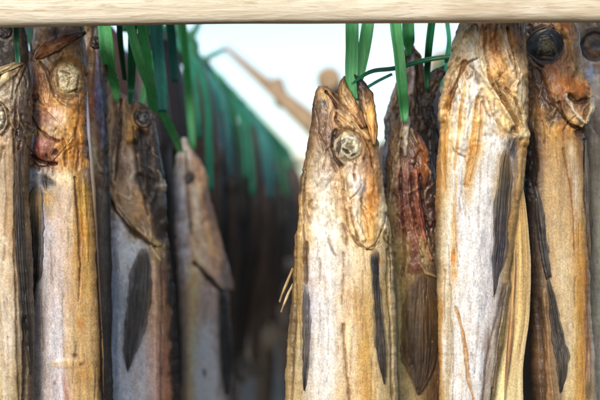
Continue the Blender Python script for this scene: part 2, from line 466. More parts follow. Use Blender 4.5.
        Rn = np.clip(R + nz * (.42 * fbm(px * .12 * 14 / rx + 3, py * .12 * 14 / rx, 3, seed + 5) + .10 * np.cos(A - 2.2) * R) * (1 - R ** 4), 0, 1)
        hgt = np.interp(Rn, [p[0] for p in prof], [p[1] for p in prof]) + 1.6 * nz * fbm(px * .3, py * .3, 3, seed + 7) * (R < .95) - .8 * nz * np.clip(1 - np.abs(fbm(px * .2, py * .2, 2, seed + 8)) * 7, 0, 1) * (R < .9)
        z = base - hgt - lift * (1 - R ** 6) + 2.6 * R ** 8
        c = np.stack([np.interp(Rn, [p[0] for p in rings], [p[1][j] for p in rings]) for j in range(3)], -1)
        c = c * (1 + nz * fbm(px * .3, py * .3, 3, seed + 2) + .7 * fbm(px * .9, py * .9, 2, seed + 3))[..., None]
        c = c * (1 - .45 * nz * np.clip(1 - np.abs(fbm(px * .2, py * .2, 2, seed + 8)) * 7, 0, 1))[..., None]
        for (mx_, my_, ax_, by_, ro_, mc_, mh_) in marks:
            X_ = (px - mx_) * math.cos(ro_) + (py - my_) * math.sin(ro_); Y_ = -(px - mx_) * math.sin(ro_) + (py - my_) * math.cos(ro_)
            mm = 1 - sstep(.6, 1.25, np.hypot(X_ / ax_, Y_ / by_) + .5 * fbm(px * .4, py * .4, 2, seed + 1))
            c = c * (1 - .9 * mm[..., None]) + .9 * mm[..., None] * np.array(mc_, float); z = z - mh_ * mm
        em = sstep(.86, 1.0, R).ravel()[:, None]
        own = s.paint(px.ravel(), py.ravel())[0]
        col = lin(np.clip(c, 3, 250).reshape(-1, 3)) * s.gain * .88 * (1 - em) + own * em
        F = grid_faces(n, m, True).tolist() + [list(range(m))[::-1]]
        verts = s.put(px, z, py).reshape(-1, 3)
        F = [f[::-1] for f in F]
        o = link('eye', verts, F, M_HEAD, s.root, col, origin=s.base)
        if label: o['label'] = label
        return o

    def add_tail(s):
        cx, hw, th = s.prof(np.array([s.y1])); cx = cx[0]; hw = hw[0]
        n, m = 14, 15; v = np.linspace(0, 1, n); u = np.linspace(-1, 1, m); U, Vv = np.meshgrid(u, v)
        px = cx + U * hw * (.7 + 2.0 * Vv); py = s.y1 - 6 + Vv * (62 - 10 * (1 - np.abs(U)))
        z = 1.2 * np.cos(U * 18) + 3 * fbm(U, Vv * 2, 2, s.seed)
        F_ = s.put(px, z - .6, py); B_ = s.put(px, z + .6, py)
        c = lin(np.array([90, 74, 55]))[None] * (1 + .8 * fbm(U * 6, Vv * 2, 2, s.seed)).reshape(-1, 1)
        link('tail_fin', np.concatenate([F_.reshape(-1, 3), B_.reshape(-1, 3)]), shell_faces(n, m), M_FIN, s.root, np.concatenate([c, c]), origin=s.base)

def L(pts, wd, col, a=.85, soft=.5, h=0.): return ('l', pts, wd, col, a, soft, h)
def E(x, y, rx, ry, col, a=.85, soft=.45, h=0., rot=0.): return ('e', (x, y, rx, ry), rot, col, a, soft, h)

# ------------------------------------------------------------------ the hero fish in the middle
hero = Fish('dried_cod', 'pale cream dried cod in the middle with open mouth, tan eye and black fin', 0.0,
  [(86,319,326),(90,315,333),(97,312.5,341),(105,311.5,352),(115,310.5,363),(125,309.5,371),(133,308.5,375),(142,307,377.5),(155,305,379),(170,302,381),(190,299,384),(210,297,387),(235,295,391),(270,293,394),(300,291,395),(350,287,396),(400,285,398)],
  [(88,[(314,(70,50,36)),(321,(150,118,80)),(326,(120,92,66)),(334,(75,54,38))]),
   (97,[(313,(60,43,32)),(318,(190,150,98)),(325,(205,168,112)),(332,(130,96,64)),(340,(140,108,74))]),
   (108,[(312,(66,48,34)),(317,(150,116,76)),(323,(128,112,94)),(331,(190,152,104)),(336,(110,76,48)),(346,(165,128,84)),(355,(190,150,96))]),
   (121,[(310,(70,50,35)),(317,(124,90,56)),(325,(112,80,54)),(335,(172,132,90)),(350,(212,176,126)),(362,(200,158,102)),(371,(120,78,42))]),
   (140,[(307,(84,64,46)),(314,(156,124,88)),(322,(116,86,60)),(332,(78,56,40)),(348,(190,172,138)),(362,(158,116,70)),(370,(200,150,84)),(378,(120,88,54))]),
   (160,[(304,(120,95,65)),(311,(170,144,108)),(323,(188,168,140)),(334,(122,96,74)),(345,(194,168,132)),(355,(202,178,148)),(368,(152,108,72)),(375,(196,156,110)),(381,(130,102,72))]),
   (185,[(300,(100,76,48)),(307,(182,152,108)),(315,(206,190,165)),(328,(208,194,172)),(338,(192,158,114)),(345,(216,192,154)),(357,(226,208,194)),(368,(192,138,74)),(378,(152,108,60)),(384,(204,184,152))]),
   (210,[(298,(130,102,62)),(303,(192,162,112)),(309,(162,132,92)),(317,(226,214,192)),(330,(228,214,190)),(340,(192,154,104)),(348,(192,156,108)),(355,(226,206,176)),(362,(202,162,104)),(370,(198,134,52)),(379,(218,198,162)),(387,(190,170,132))]),
   (232,[(296,(140,110,66)),(302,(202,172,118)),(308,(192,166,122)),(317,(240,232,216)),(335,(236,224,202)),(345,(206,172,122)),(360,(226,196,146)),(370,(230,172,94)),(380,(216,192,142)),(390,(182,156,108))]),
   (260,[(294,(130,100,62)),(299,(202,168,98)),(304,(142,108,68)),(310,(226,216,206)),(330,(246,240,230)),(345,(236,222,198)),(360,(242,212,164)),(369,(230,200,150)),(380,(214,190,150)),(387,(172,152,108)),(394,(222,202,162))]),
   (300,[(291,(112,92,62)),(296,(192,162,92)),(301,(172,142,92)),(307,(172,166,178)),(315,(226,222,222)),(330,(248,243,236)),(344,(240,208,164)),(360,(240,202,144)),(369,(228,194,126)),(379,(190,165,120)),(385,(196,170,116)),(395,(216,192,146))]),
   (350,[(288,(192,166,116)),(293,(132,106,66)),(298,(216,196,146)),(303,(152,136,110)),(308,(150,140,138)),(316,(236,230,222)),(330,(249,245,240)),(343,(245,216,168)),(352,(245,226,192)),(363,(230,182,98)),(374,(236,206,152)),(387,(206,182,132)),(396,(226,206,166))]),
   (400,[(286,(172,142,88)),(293,(216,192,142)),(300,(192,166,116)),(309,(226,212,192)),(325,(248,244,238)),(338,(246,216,170)),(346,(236,200,150)),(356,(240,206,152)),(365,(226,176,98)),(380,(230,206,156)),(391,(186,156,102)),(398,(226,206,166))])],
  [E(323,104,5,3.2,(96,88,84),.8), E(320,97,3,2.5,(222,188,130),.7), L([(326,92),(333,101),(337,111),(335,121),(341,128)],2.6,(70,45,28),.95,.4,-1.8),
   L([(333,94),(343,104),(354,114),(364,123),(371,130)],2.2,(80,52,30),.9,.4,-1.6), L([(352,124),(362,136),(369,150),(373,168)],1.8,(104,70,38),.75,.5,-1.4), E(316,112,5,22,(92,66,44),.55,.7), E(372,160,6,16,(140,98,58),.4,.7), L([(337,112),(350,121),(361,133),(367,140)],4.2,(220,184,134),.8,.5,1.8),
   L([(337,121),(346,129),(354,136)],3.5,(206,170,120),.6,.5,1.0), L([(363,116),(371,127),(376,142)],3.0,(196,148,84),.7,.5,1.0),
   L([(313,92),(311,110),(308,130),(305,150)],2.2,(62,44,30),.75,.6,-.6), L([(335,132),(332,145),(334,158),(341,166)],3.0,(54,38,28),.8,.6,-1.6),
   L([(338,130),(347,128),(358,134),(364,146),(362,158)],2.4,(116,82,48),.8,.5,.8), L([(318,135),(325,147),(331,160),(336,172)],2.0,(108,82,62),.6,.6,-1.0),
   E(357,187,6,8,(234,218,208),.75,.5,1.2), E(345,182,2.2,11,(216,180,128),.6,.5,.8,-.15), L([(340,168),(343,188),(346,204)],1.8,(150,108,62),.6,.5,-1),
   L([(352,206),(356,222),(362,238)],4,(238,224,198),.75,.5,1.3), L([(349,208),(353,226),(357,240)],1.5,(132,92,52),.7,.5,-1.0), L([(360,206),(366,220),(368,236)],2,(150,98,40),.6,.5,-.8),
   E(372,200,5,10,(196,128,46),.6,.6), E(367,232,6,9,(236,178,98),.55,.6,.8), E(385,209,4,4,(196,186,138),.7,.4,1.6), E(383,222,3,10,(222,212,190),.6,.5,1.0),
   L([(342,190),(345,212),(349,232),(356,242),(366,248),(374,244),(380,232),(386,212),(389,196)],1.8,(112,82,50),.5,.7,-1.0), E(324,178,7,10,(164,156,146),.45,.6), E(326,222,12,16,(240,232,216),.45,.6),
   L([(343,252),(342,275),(341,302)],1.4,(146,106,72),.75,.5,-.9), L([(342,322),(344,352),(347,385),(349,412)],2.0,(136,98,64),.85,.5,-1.1),
   L([(305,170),(303,205),(304,240),(303,262)],1.8,(112,80,46),.75,.5,-1.4), L([(306,242),(305,262),(306,282)],2.6,(86,62,44),.75,.6,-1.2),
   L([(299,180),(297,215),(296,250),(295,300),(292,350)],1.4,(110,84,50),.6,.5,-1.0), L([(297,285),(294,340),(291,400)],2.0,(112,84,50),.6,.6,-1.0),
   L([(387,250),(388,300),(391,350),(392,400)],2.6,(150,126,80),.6,.5,-1.2), L([(383,165),(386,200),(389,235),(391,280)],1.6,(120,94,62),.6,.5,-1.0),
   E(299,108+60,2,3,(226,216,196),.6), E(378,260,5,6,(200,150,86),.6,.6), L([(354,290),(358,330),(356,380)],5,(226,172,92),.35,.8), L([(364,300),(365,350),(364,400)],6,(214,160,80),.35,.8)],
  eyes=[(348,147,15.5,17)], seed=1, thick=.58, head_end=238, nfront=130, folds=.3, gain=1.0)
hero.eye(348,147,15.5,17,[(0,(196,184,150)),(.5,(206,194,162)),(.72,(190,174,138)),(.86,(176,150,110)),(1,(150,116,76))],
  [(0,2.6),(.4,2.2),(.7,1.0),(.86,.1),(.93,.9),(1,.6)], rot=.2, seed=3, nz=.55,
  marks=[(349,148,5.5,3.4,.5,(120,110,84),-.8),(345.5,152,4.6,1.9,.6,(44,36,28),-1.4),(353,155.5,3.6,1.5,-.4,(58,48,36),-1.2),(338.5,147,2.4,9,.1,(50,36,26),-1.5),(351,139,6,1.4,.35,(228,220,196),.8),(356,149,1.6,6,.2,(222,212,184),.6),(343,142,1.5,3,.4,(88,74,52),-.6)])
hero.flap('gill_cover',[(176,341,380),(190,342,383),(205,343,385),(220,344,384),(230,346,381),(238,351,378),(244,357,375),(248,364,371)],(0,4.2))
hero.ribbon('jaw',[(344.5,76,.8),(343,84,3.8),(345,95,6.6),(350,106,7.6),(357,118,6.5),(363,128,3)],dy=[0,-3,-6,-9,-12,-16],colour=[(112,78,44),(172,134,82),(190,150,94),(160,120,72),(140,100,58),(130,92,54)],edge=(104,72,40),bow=3.0,thick=3,lift=(0,0),mat=M_HEAD,rag=.14,rough=3.0,streak=.7)
jaw_ = hero.ribbon('jaw',[(354.5,74.5,.8),(359,81,3.2),(364,92,6.6),(367.5,106,7.2),(370,120,6.5),(372,132,5),(373,145,2)],dy=[0,-3,-7,-10,-12,-14,-15],colour=[(40,32,28),(52,40,32),(120,84,46),(200,150,78),(196,144,74),(186,134,72),(160,116,68)],edge=(44,36,34),bow=3,thick=3,lift=(0,0),mat=M_HEAD,rag=.14,rough=3.0,streak=.7)
hero.ribbon('tongue',[(355,83,1.5),(356,94,4.5),(358,106,5.5),(362,118,4)],dy=[8,5,2,-5],colour=[(150,146,120),(186,178,150),(120,108,86),(90,70,46)],bow=1,lift=(0,0),thick=2,mat=M_HEAD,parent=jaw_)
hero.ribbon('pectoral_fin',[(373,248,2.5),(373.5,253,4.6),(373,261,4.2),(374,275,3.6),(376,300,4.4),(378,325,5.6),(379.5,345,6.0),(381,362,4.6),(382.5,374,2.2),(383,380,.6)],n=120,
  colour=[(34,30,32),(40,35,36),(70,62,58),(78,70,64),(86,78,68),(70,62,56),(52,46,44)],rays=5,raycol=(150,138,116),lift=(1.0,1.2,1.6,1.6),bow=.8,rag=.2)
hero.ribbon('pectoral_fin',[(306,284,1.6),(306,295,3),(306.5,315,3.8),(306.5,335,3.6),(305.5,360,3.0),(304.5,376,2.4),(304,386,.8)],n=90,
  colour=[(120,112,116),(96,90,94),(86,80,80),(92,84,78),(66,62,64),(48,46,52)],rays=3,raycol=(170,160,146),lift=(.2,.5,.7),bow=.3,rag=.25)
hero.ribbon('loose_skin_strip',[(293,268,1.2),(288,280,1.4),(283,292,1.3),(279.5,302,.9)],n=40,m=7,dy=[0,-2,-4,-7],lift=(0,0),colour=[(150,120,74),(168,138,88),(120,92,56)],bow=.5,thick=.8)
hero.ribbon('loose_skin_strip',[(293,284,1.0),(288,294,1.3),(284,304,1.2),(281,312,.7)],n=40,m=7,dy=[-1,-2,-5,-8],lift=(0,0),colour=[(186,164,116),(196,172,124),(110,84,52)],bow=.5,thick=.8)

# ------------------------------------------------------------------ leftmost fish
leftmost = Fish('dried_cod', 'grey-tan dried cod cut by the left edge, low snout and half-hidden cream eye', -0.035,
  [(62,15,22),(65,6,27),(69,-4,30),(76,-14,32),(90,-18,32.5),(120,-19,32),(150,-19,30.5),(200,-19,29),(250,-20,32),(300,-20,34),(350,-19,34.5),(400,-18,35)],
  [(64,[(-20,(110,86,56)),(0,(150,130,94)),(12,(190,168,122)),(20,(120,96,66)),(30,(62,50,40))]),
   (72,[(-20,(170,148,104)),(0,(190,172,130)),(8,(216,198,152)),(15,(110,88,58)),(22,(96,74,50)),(31,(60,48,38))]),
   (88,[(-20,(190,170,130)),(0,(202,190,165)),(8,(126,110,88)),(16,(188,178,152)),(23,(112,97,77)),(32,(66,52,43))]),
   (112,[(-20,(180,150,100)),(-5,(150,130,95)),(10,(130,105,75)),(16,(96,76,56)),(22,(70,55,45)),(31,(86,66,50))]),
   (140,[(-20,(150,122,84)),(0,(176,150,115)),(10,(182,156,126)),(16,(112,86,60)),(22,(76,60,50)),(30,(96,76,56))]),
   (170,[(-20,(180,152,114)),(0,(190,166,130)),(8,(206,182,150)),(16,(172,142,106)),(24,(120,96,70)),(30,(80,62,46))]),
   (220,[(-20,(200,172,130)),(0,(226,206,176)),(8,(216,188,150)),(15,(188,154,104)),(20,(130,102,70)),(26,(90,74,56)),(30,(152,122,82))]),
   (270,[(-20,(210,184,146)),(0,(226,210,180)),(10,(226,206,176)),(17,(202,176,140)),(23,(120,102,82)),(29,(82,68,55)),(33,(122,102,82))]),
   (340,[(-20,(190,164,124)),(0,(216,196,160)),(12,(226,210,186)),(22,(192,176,146)),(28,(110,94,74)),(34,(90,78,66))]),
   (400,[(-20,(180,150,102)),(0,(206,186,142)),(12,(216,196,156)),(20,(172,146,102)),(26,(132,106,72)),(34,(82,66,55))])],
  [L([(18,66),(8,72),(-4,80)],2.5,(70,54,36),.7,.5,-1.2), L([(24,66),(17,80),(15,100)],2,(74,60,44),.6,.5,-1), L([(28,68),(20,88),(19,110),(20,140)],2,(60,46,36),.6,.6,-1),
   L([(-2,135),(6,136),(12,126),(10,110),(2,104)],2.4,(60,46,32),.85,.5,-1.2), L([(17,130),(18,170),(17,230),(19,300),(22,400)],1.6,(104,80,54),.6,.6,-1.1),
   L([(8,150),(10,200),(8,260)],1.6,(170,132,88),.6,.6,-.8), L([(6,300),(10,350),(9,400)],4,(232,216,196),.5,.7,.6), E(7,238,2,3,(245,236,215),.8), E(9,243,2,2,(245,236,215),.8),
   L([(27,320),(28,360),(26,400)],3,(70,56,42),.7,.5,-1.4), L([(20,330),(22,370),(22,400)],2,(130,108,70),.6,.6)],
  eyes=[(1.5,119,8.5,14)], seed=2, head_end=150, nfront=100)
leftmost.eye(1.5,119,8.5,14,[(0,(226,214,184)),(.5,(222,208,176)),(.66,(180,160,120)),(.74,(40,34,30)),(.86,(44,36,30)),(1,(130,102,66))],[(0,1.5),(.5,1.2),(.72,-1.2),(.88,1.2),(1,.5)],seed=5)
leftmost.ribbon('pectoral_fin',[(21,150,1.5),(20,175,3.6),(21,215,4.6),(23,255,4.6),(26,295,4.2),(29,330,3.6),(31.5,355,2.4),(32,372,.8)],n=110,
  colour=[(92,74,58),(76,60,48),(54,44,36),(46,38,32),(44,36,31),(48,40,34),(60,50,42)],rays=4,raycol=(112,96,74),lift=(.4,1,1.5,1.2),bow=.6,rag=.2)
leftmost.ribbon('jaw',[(24,64.5,1.0),(15,67.5,2.3),(4,72,2.8),(-10,79,2.6)],n=40,colour=[(110,86,56),(204,182,134),(186,162,116),(160,130,86)],lift=(1,2),edge=(70,54,36),mat=M_HEAD)

# ------------------------------------------------------------------ second fish from the left: big tan eye, golden flank
golden = Fish('dried_cod', 'dried cod with golden flank, big tan eye and reddish gill lump, left part', 0.0,
  [(14,42,80),(20,38,84),(30,33,85),(45,30,86),(60,29,87),(80,29,87.5),(110,29,88),(150,28,89.5),(200,28,95),(250,29,99),(300,30,102),(350,32,104),(400,33,104.5)],
  [(18,[(34,(120,90,60)),(42,(190,160,130)),(55,(150,130,115)),(70,(132,106,86)),(84,(70,55,45))]),
   (40,[(30,(92,66,42)),(37,(206,182,160)),(45,(172,124,84)),(60,(142,120,108)),(75,(122,92,72)),(85,(80,60,45))]),
   (58,[(31,(92,62,36)),(40,(192,152,116)),(50,(172,160,148)),(60,(112,82,46)),(72,(152,112,62)),(86,(110,80,50))]),
   (80,[(31,(96,62,36)),(40,(152,98,62)),(48,(122,82,50)),(56,(112,76,42)),(70,(150,112,64)),(87,(122,86,52))]),
   (102,[(31,(90,60,40)),(40,(164,118,78)),(50,(154,108,64)),(60,(194,144,76)),(75,(154,108,58)),(88,(144,98,52))]),
   (120,[(31,(100,60,48)),(42,(168,118,100)),(55,(192,152,130)),(65,(216,182,150)),(75,(192,134,54)),(84,(154,98,42)),(89,(110,76,52))]),
   (135,[(31,(150,106,54)),(42,(192,144,76)),(55,(186,152,126)),(70,(194,144,80)),(80,(204,140,46)),(89,(104,78,60))]),
   (150,[(31,(104,54,46)),(40,(152,88,80)),(50,(182,132,110)),(58,(172,118,72)),(68,(194,134,50)),(80,(174,110,38)),(90,(140,118,110))]),
   (162,[(31,(142,88,44)),(45,(114,64,46)),(57,(172,118,94)),(66,(204,154,84)),(78,(184,124,50)),(91,(190,134,56))]),
   (174,[(31,(150,140,130)),(42,(196,190,188)),(52,(182,166,150)),(62,(236,216,178)),(74,(236,212,164)),(80,(192,144,66)),(91,(132,112,104))]),
   (196,[(31,(130,120,115)),(45,(120,110,108)),(55,(192,162,114)),(65,(212,186,164)),(75,(216,190,160)),(79,(150,112,60)),(85,(218,168,66)),(92,(164,124,64)),(97,(90,70,50))]),
   (230,[(30,(110,96,80)),(47,(192,186,196)),(55,(216,206,204)),(65,(216,192,176)),(75,(226,196,152)),(80,(202,148,70)),(84,(194,126,34)),(92,(204,154,76)),(98,(112,86,56))]),
   (280,[(31,(150,140,130)),(45,(176,166,164)),(55,(198,184,180)),(65,(216,198,190)),(75,(212,178,134)),(82,(204,154,86)),(92,(218,174,100)),(101,(122,92,56))]),
   (340,[(33,(170,150,140)),(45,(196,182,176)),(55,(216,211,214)),(63,(226,221,224)),(72,(212,184,150)),(82,(217,178,114)),(92,(222,184,124)),(101,(154,118,72)),(104,(82,62,42))]),
   (400,[(34,(166,150,140)),(45,(202,192,186)),(55,(196,182,180)),(65,(216,202,208)),(72,(212,174,144)),(82,(207,168,110)),(95,(226,188,124)),(105,(92,68,42))])],
  [L([(41,22),(44,34),(48,44)],2.4,(206,168,112),.7,.5,1.0), L([(32,26),(33,45),(34,60)],2.5,(84,56,34),.7,.5,-1), E(37,42,3,7,(216,196,182),.7),
   L([(31,60),(36,75),(35,95),(33,120)],4,(110,58,34),.5,.7), E(38,88,4,9,(140,74,46),.5,.6,.6), L([(42,64),(50,72),(54,84),(58,98)],2.4,(86,56,30),.7,.5,-1.2),
   L([(34,118),(40,128),(52,138),(62,142)],2.2,(96,56,42),.75,.5,-1.6), L([(52,112),(62,122),(68,130)],2,(226,196,172),.6,.5,.9), E(44,148,12,11,(158,96,86),.55,.5,2.6), E(40,146,5,6,(124,62,62),.5,.6),
   L([(33,152),(40,160),(50,164),(60,164)],2.6,(66,38,28),.85,.5,-2), E(59,153,2.4,2.4,(70,46,36),.8,.5,-1), E(60,132,5,5,(206,170,96),.5,.5), L([(66,140),(70,152),(69,166)],2.5,(120,74,26),.6,.6,-1),
   L([(78,130),(82,150),(80,170)],3,(126,76,24),.6,.6,-.8), E(50,182,9,5,(40,36,40),.85,.5,-.6,.5), E(38,178,8,7,(190,190,198),.6,.5,.8), E(51,199,4,6,(206,160,84),.7,.5),
   L([(78,178),(80,200),(82,230),(83.5,262),(82,300)],1.7,(112,76,26),.8,.5,-1.1), L([(86,180),(88,215),(90,260)],2.2,(226,172,66),.5,.6,.5), L([(97,200),(99,260),(102,320),(104,400)],2.2,(66,48,34),.8,.5,-.8),
   E(70,361,13,4,(230,192,130),.7,.5,.5,-.05), E(78,352,2.5,2,(96,60,40),.8), E(85,361,2,1.6,(100,60,46),.8), E(59,380,1.6,2.6,(110,86,86),.7), L([(66,372),(70,390),(72,402)],3.0,(176,110,96),.5,.6),
   L([(60,300),(63,340),(64,400)],7,(226,224,232),.45,.8), L([(46,200),(48,240),(50,290)],3,(206,206,216),.5,.7), E(84,322,3,6,(198,118,58),.5,.6), E(88,372,6,10,(196,138,66),.45,.7)],
  eyes=[(70.5,81,17.5,22)], seed=3, head_end=172, nfront=115)
golden.eye(70.5,81,17.5,22,[(0,(208,190,146)),(.45,(222,204,160)),(.62,(196,170,120)),(.78,(160,124,74)),(.9,(112,80,44)),(1,(130,94,54))],
  [(0,.8),(.3,1.6),(.5,1.2),(.7,.4),(.84,-.4),(.93,1.4),(1,.6)],rot=-.15,seed=7,nz=.5,
  marks=[(80,84,1.4,10,.15,(120,86,46),-1.0),(76,92,7,1.3,-.5,(104,72,38),-1.0),(60.5,80,1.5,11,-.1,(96,66,34),-1.0),(68,74,6,1.2,.3,(120,92,54),-.7),(72,83,1.0,6,.2,(150,120,74),-.6),(66,86,4,1.2,.8,(238,224,186),.6),(75,77,3,1.2,-.4,(240,228,192),.6),(79,92,2,2,0,(40,30,24),-1)])
golden.ribbon('jaw',[(38,60,1.5),(45,55,5.5),(56,49,6.5),(68,43.5,5.2),(78,38.5,3.6),(87,33,1.2)],n=60,colour=[(96,54,28),(170,104,56),(150,92,52),(128,70,36),(112,70,44),(60,44,36)],edge=(70,40,24),lift=(1.0,4,5),rays=2,ray_h=.5,raycol=(216,178,124),mat=M_HEAD,rough=3,rag=.12)
golden.flap('gill_cover',[(104,31,80),(120,31,80),(136,31,76),(148,31,68),(156,32,62),(162,36,57),(166,42,52)],(0,3.4))
golden.ribbon('pectoral_fin',[(42,186,2.5),(40,193,6.5),(38.5,210,8.8),(38,232,9.8),(38,255,9.0),(36.5,278,7),(34,298,3.6),(32.5,310,.8)],n=110,m=31,
  colour=[(150,126,96),(188,150,94),(96,76,50),(54,48,38),(44,40,34),(48,42,38),(42,36,34),(46,40,38)],rays=7,raycol=(108,94,70),lift=(.3,1.5,2,1.5),rag=.16,edge=(66,54,62))
golden.ribbon('dorsal_fin',[(88,92,.8),(89,120,1.6),(91,150,1.8),(94,185,2.0),(97,230,1.8),(100,290,1.6),(103,350,1.4),(104,395,.8)],n=120,m=9,dy=[-4,-5,-5,-4,-4,-3,-2,-2],lift=(0,0),colour=[(110,100,110),(150,146,160),(128,112,96),(86,66,46),(60,46,36),(70,52,36),(150,116,72),(60,46,34)],rag=.3)

# ------------------------------------------------------------------ big pale fish right of centre (belly towards us)
pale = Fish('dried_cod', 'broad white-bellied dried cod with wrinkled cream throat, right of the centre fish', -0.015,
  [(14,466,514),(20,459,521),(30,455.5,524),(45,451,526),(60,448,527),(80,443.5,528),(100,440.5,529),(130,438,528),(160,437,526.5),(185,436,524),(205,435.5,519),(230,435.5,515.5),(260,436,513),(300,437.5,509),(340,439,503),(370,439.5,498),(400,440,494)],
  [(20,[(456,(150,112,72)),(470,(192,166,130)),(483,(192,134,94)),(492,(206,176,150)),(505,(152,108,72)),(518,(112,82,52)),(526,(160,132,72))]),
   (45,[(451,(192,166,126)),(460,(216,196,160)),(472,(202,190,172)),(482,(192,152,112)),(492,(192,130,70)),(503,(206,182,160)),(510,(172,124,70)),(522,(132,94,54)),(527,(150,120,70))]),
   (70,[(447,(202,172,122)),(454,(217,192,150)),(462,(160,128,92)),(472,(226,220,212)),(482,(216,192,146)),(490,(202,154,94)),(500,(192,144,80)),(510,(206,182,142)),(520,(196,166,118)),(527,(122,88,54))]),
   (95,[(442,(192,152,98)),(450,(126,80,40)),(455,(226,220,208)),(464,(230,216,188)),(472,(226,222,214)),(484,(220,192,144)),(493,(216,187,134)),(500,(164,120,70)),(510,(202,168,114)),(518,(226,206,170)),(528,(150,116,72))]),
   (120,[(439,(162,128,84)),(447,(206,172,114)),(452,(226,216,196)),(458,(217,170,100)),(465,(241,237,229)),(473,(226,184,120)),(480,(221,202,168)),(488,(226,220,210)),(498,(221,192,138)),(508,(216,187,124)),(516,(164,128,78)),(523,(216,192,142)),(528,(132,98,62))]),
   (150,[(438,(172,128,74)),(445,(211,163,90)),(452,(240,226,196)),(460,(241,237,231)),(468,(207,154,80)),(474,(221,178,106)),(482,(221,216,206)),(495,(233,229,223)),(505,(216,211,206)),(512,(120,112,108)),(520,(202,163,104)),(527,(192,144,84))]),
   (180,[(437,(192,134,64)),(444,(226,192,134)),(452,(241,236,226)),(460,(246,241,236)),(466,(222,174,102)),(473,(241,237,231)),(485,(244,242,239)),(494,(196,172,134)),(502,(130,110,80)),(510,(192,163,132)),(517,(202,163,104)),(525,(221,183,106))]),
   (220,[(436,(142,112,78)),(441,(226,202,158)),(448,(246,241,226)),(452,(231,198,150)),(458,(226,226,230)),(464,(246,244,241)),(478,(244,242,240)),(488,(226,223,222)),(497,(196,182,160)),(506,(216,173,106)),(512,(204,156,92)),(517,(190,146,90))]),
   (260,[(436,(122,102,78)),(441,(236,212,168)),(447,(246,239,223)),(452,(228,176,106)),(457,(246,241,236)),(470,(241,239,238)),(482,(223,220,222)),(490,(206,204,210)),(498,(221,202,182)),(505,(186,153,104)),(512,(162,128,84))]),
   (300,[(438,(192,153,98)),(443,(241,222,188)),(449,(212,197,168)),(454,(246,241,233)),(470,(243,241,240)),(485,(229,227,230)),(494,(216,206,200)),(501,(150,130,104)),(508,(172,142,88))]),
   (350,[(439,(192,144,76)),(443,(241,233,221)),(448,(202,187,158)),(453,(241,239,238)),(462,(241,228,210)),(470,(243,241,240)),(480,(223,219,222)),(486,(168,150,138)),(491,(206,196,182)),(496,(130,110,80)),(502,(182,152,88))]),
   (400,[(440,(202,168,108)),(446,(226,206,168)),(455,(241,239,238)),(468,(236,229,223)),(476,(229,225,226)),(481,(160,142,130)),(487,(202,192,178)),(491,(130,110,80)),(496,(192,158,98))])],
  [L([(471,24),(460,40),(452,62),(444,92),(441,120)],3.4,(208,178,128),.7,.5,1.8), L([(462,64),(456,80),(450,96),(446,110)],3.2,(112,70,32),.85,.5,-2.4), L([(476,60),(470,62),(464,65)],1.8,(76,58,42),.85,.4,-1),
   L([(478,26),(473,50),(478,75),(486,90)],2.4,(216,196,156),.65,.5,1.4), L([(483,30),(482,55),(486,78),(494,96),(500,104)],2.0,(146,96,48),.65,.5,-1.6), L([(496,30),(502,50),(508,72)],2.6,(226,206,186),.6,.6,1.2),
   L([(505,30),(511,55),(514,80)],2.4,(116,76,40),.65,.6,-1.6), E(492,45,7,14,(198,124,60),.45,.6), E(516,40,6,14,(112,78,44),.5,.6,-.6), L([(512,62),(516,76),(512,92)],3.4,(226,206,172),.65,.5,1.6),
   L([(481,82),(488,92),(494,100),(500,112),(510,126)],2.6,(240,222,184),.7,.5,2.0), L([(490,88),(499,100),(508,114),(515,128)],2.4,(152,106,56),.7,.5,-1.8), L([(498,92),(506,104),(514,118),(522,130)],2.6,(228,204,158),.65,.5,1.6),
   L([(503,90),(512,102),(520,116)],2,(128,88,48),.6,.5,-1.5), L([(484,100),(490,118),(500,132),(512,137)],2.0,(188,148,92),.6,.5,-1.0), E(521,135,7,4,(222,204,164),.6,.5,2.0,-.3), E(512,131,4,3,(120,84,44),.7,.5,-1.4), E(524,142,3,4,(196,158,100),.6,.5,1.4),
   E(510,148,5,9,(74,70,72),.8,.5,-.8), L([(519,150),(518,175),(516,200)],3,(206,160,96),.6,.6,.8), E(499,162,6,12,(170,136,84),.45,.6),
   L([(463,84),(458,108),(456,135),(452,170)],2.2,(208,152,78),.7,.5,-1.2), L([(464,84),(465,110),(461,150)],3.0,(242,238,232),.6,.6,1.0), L([(474,100),(471,130),(468,160),(463,185)],3.4,(206,148,70),.65,.6,-1.2),
   L([(478,104),(478,130),(473,160),(467,182)],2.0,(190,132,62),.6,.6,-1.2), L([(446,98),(442,130),(441,160),(443,190)],3,(206,150,74),.6,.6,-.9), L([(450,105),(447,140),(446,175)],1.6,(230,206,160),.5,.6,.6),
   L([(454,178),(452,210),(452,240)],1.8,(226,178,112),.55,.6,-.7), E(451,257,2,7,(222,140,58),.8,.5,-1.0), E(453,274,2,4,(216,160,96),.6), L([(454,306),(458,322),(463,344),(464.5,366),(468,384),(472,398)],2.2,(206,150,86),.75,.6,-1.2),
   L([(456.5,312),(461,330),(465.5,350),(467,368)],.9,(150,96,48),.6,.5,-.6), L([(448,285),(448,330),(447,370),(446,400)],2.6,(196,180,150),.6,.6,-1.0), L([(440,300),(440,350),(441,400)],2.2,(206,150,80),.6,.6),
   L([(512,262),(506,290),(499,325),(494,360),(490,400)],2.2,(84,64,44),.7,.8,-.8), L([(503,285),(494,320),(485,355),(481,400)],3.0,(104,84,78),.55,.9,-.5), L([(508,280),(502,312),(496,345),(491,385)],1.6,(216,204,184),.6,.6,.8),
   L([(480,190),(476,240),(478,300),(476,380)],10,(246,245,244),.35,.9,.6), L([(486,200),(489,250),(486,300)],4,(206,204,212),.35,.8), E(481,163,9,12,(206,202,198),.4,.6), E(483,141,8,8,(196,192,186),.45,.6)],
  seed=4, thick=.56, head_end=150, nfront=130, folds=.4, gain=1.0)
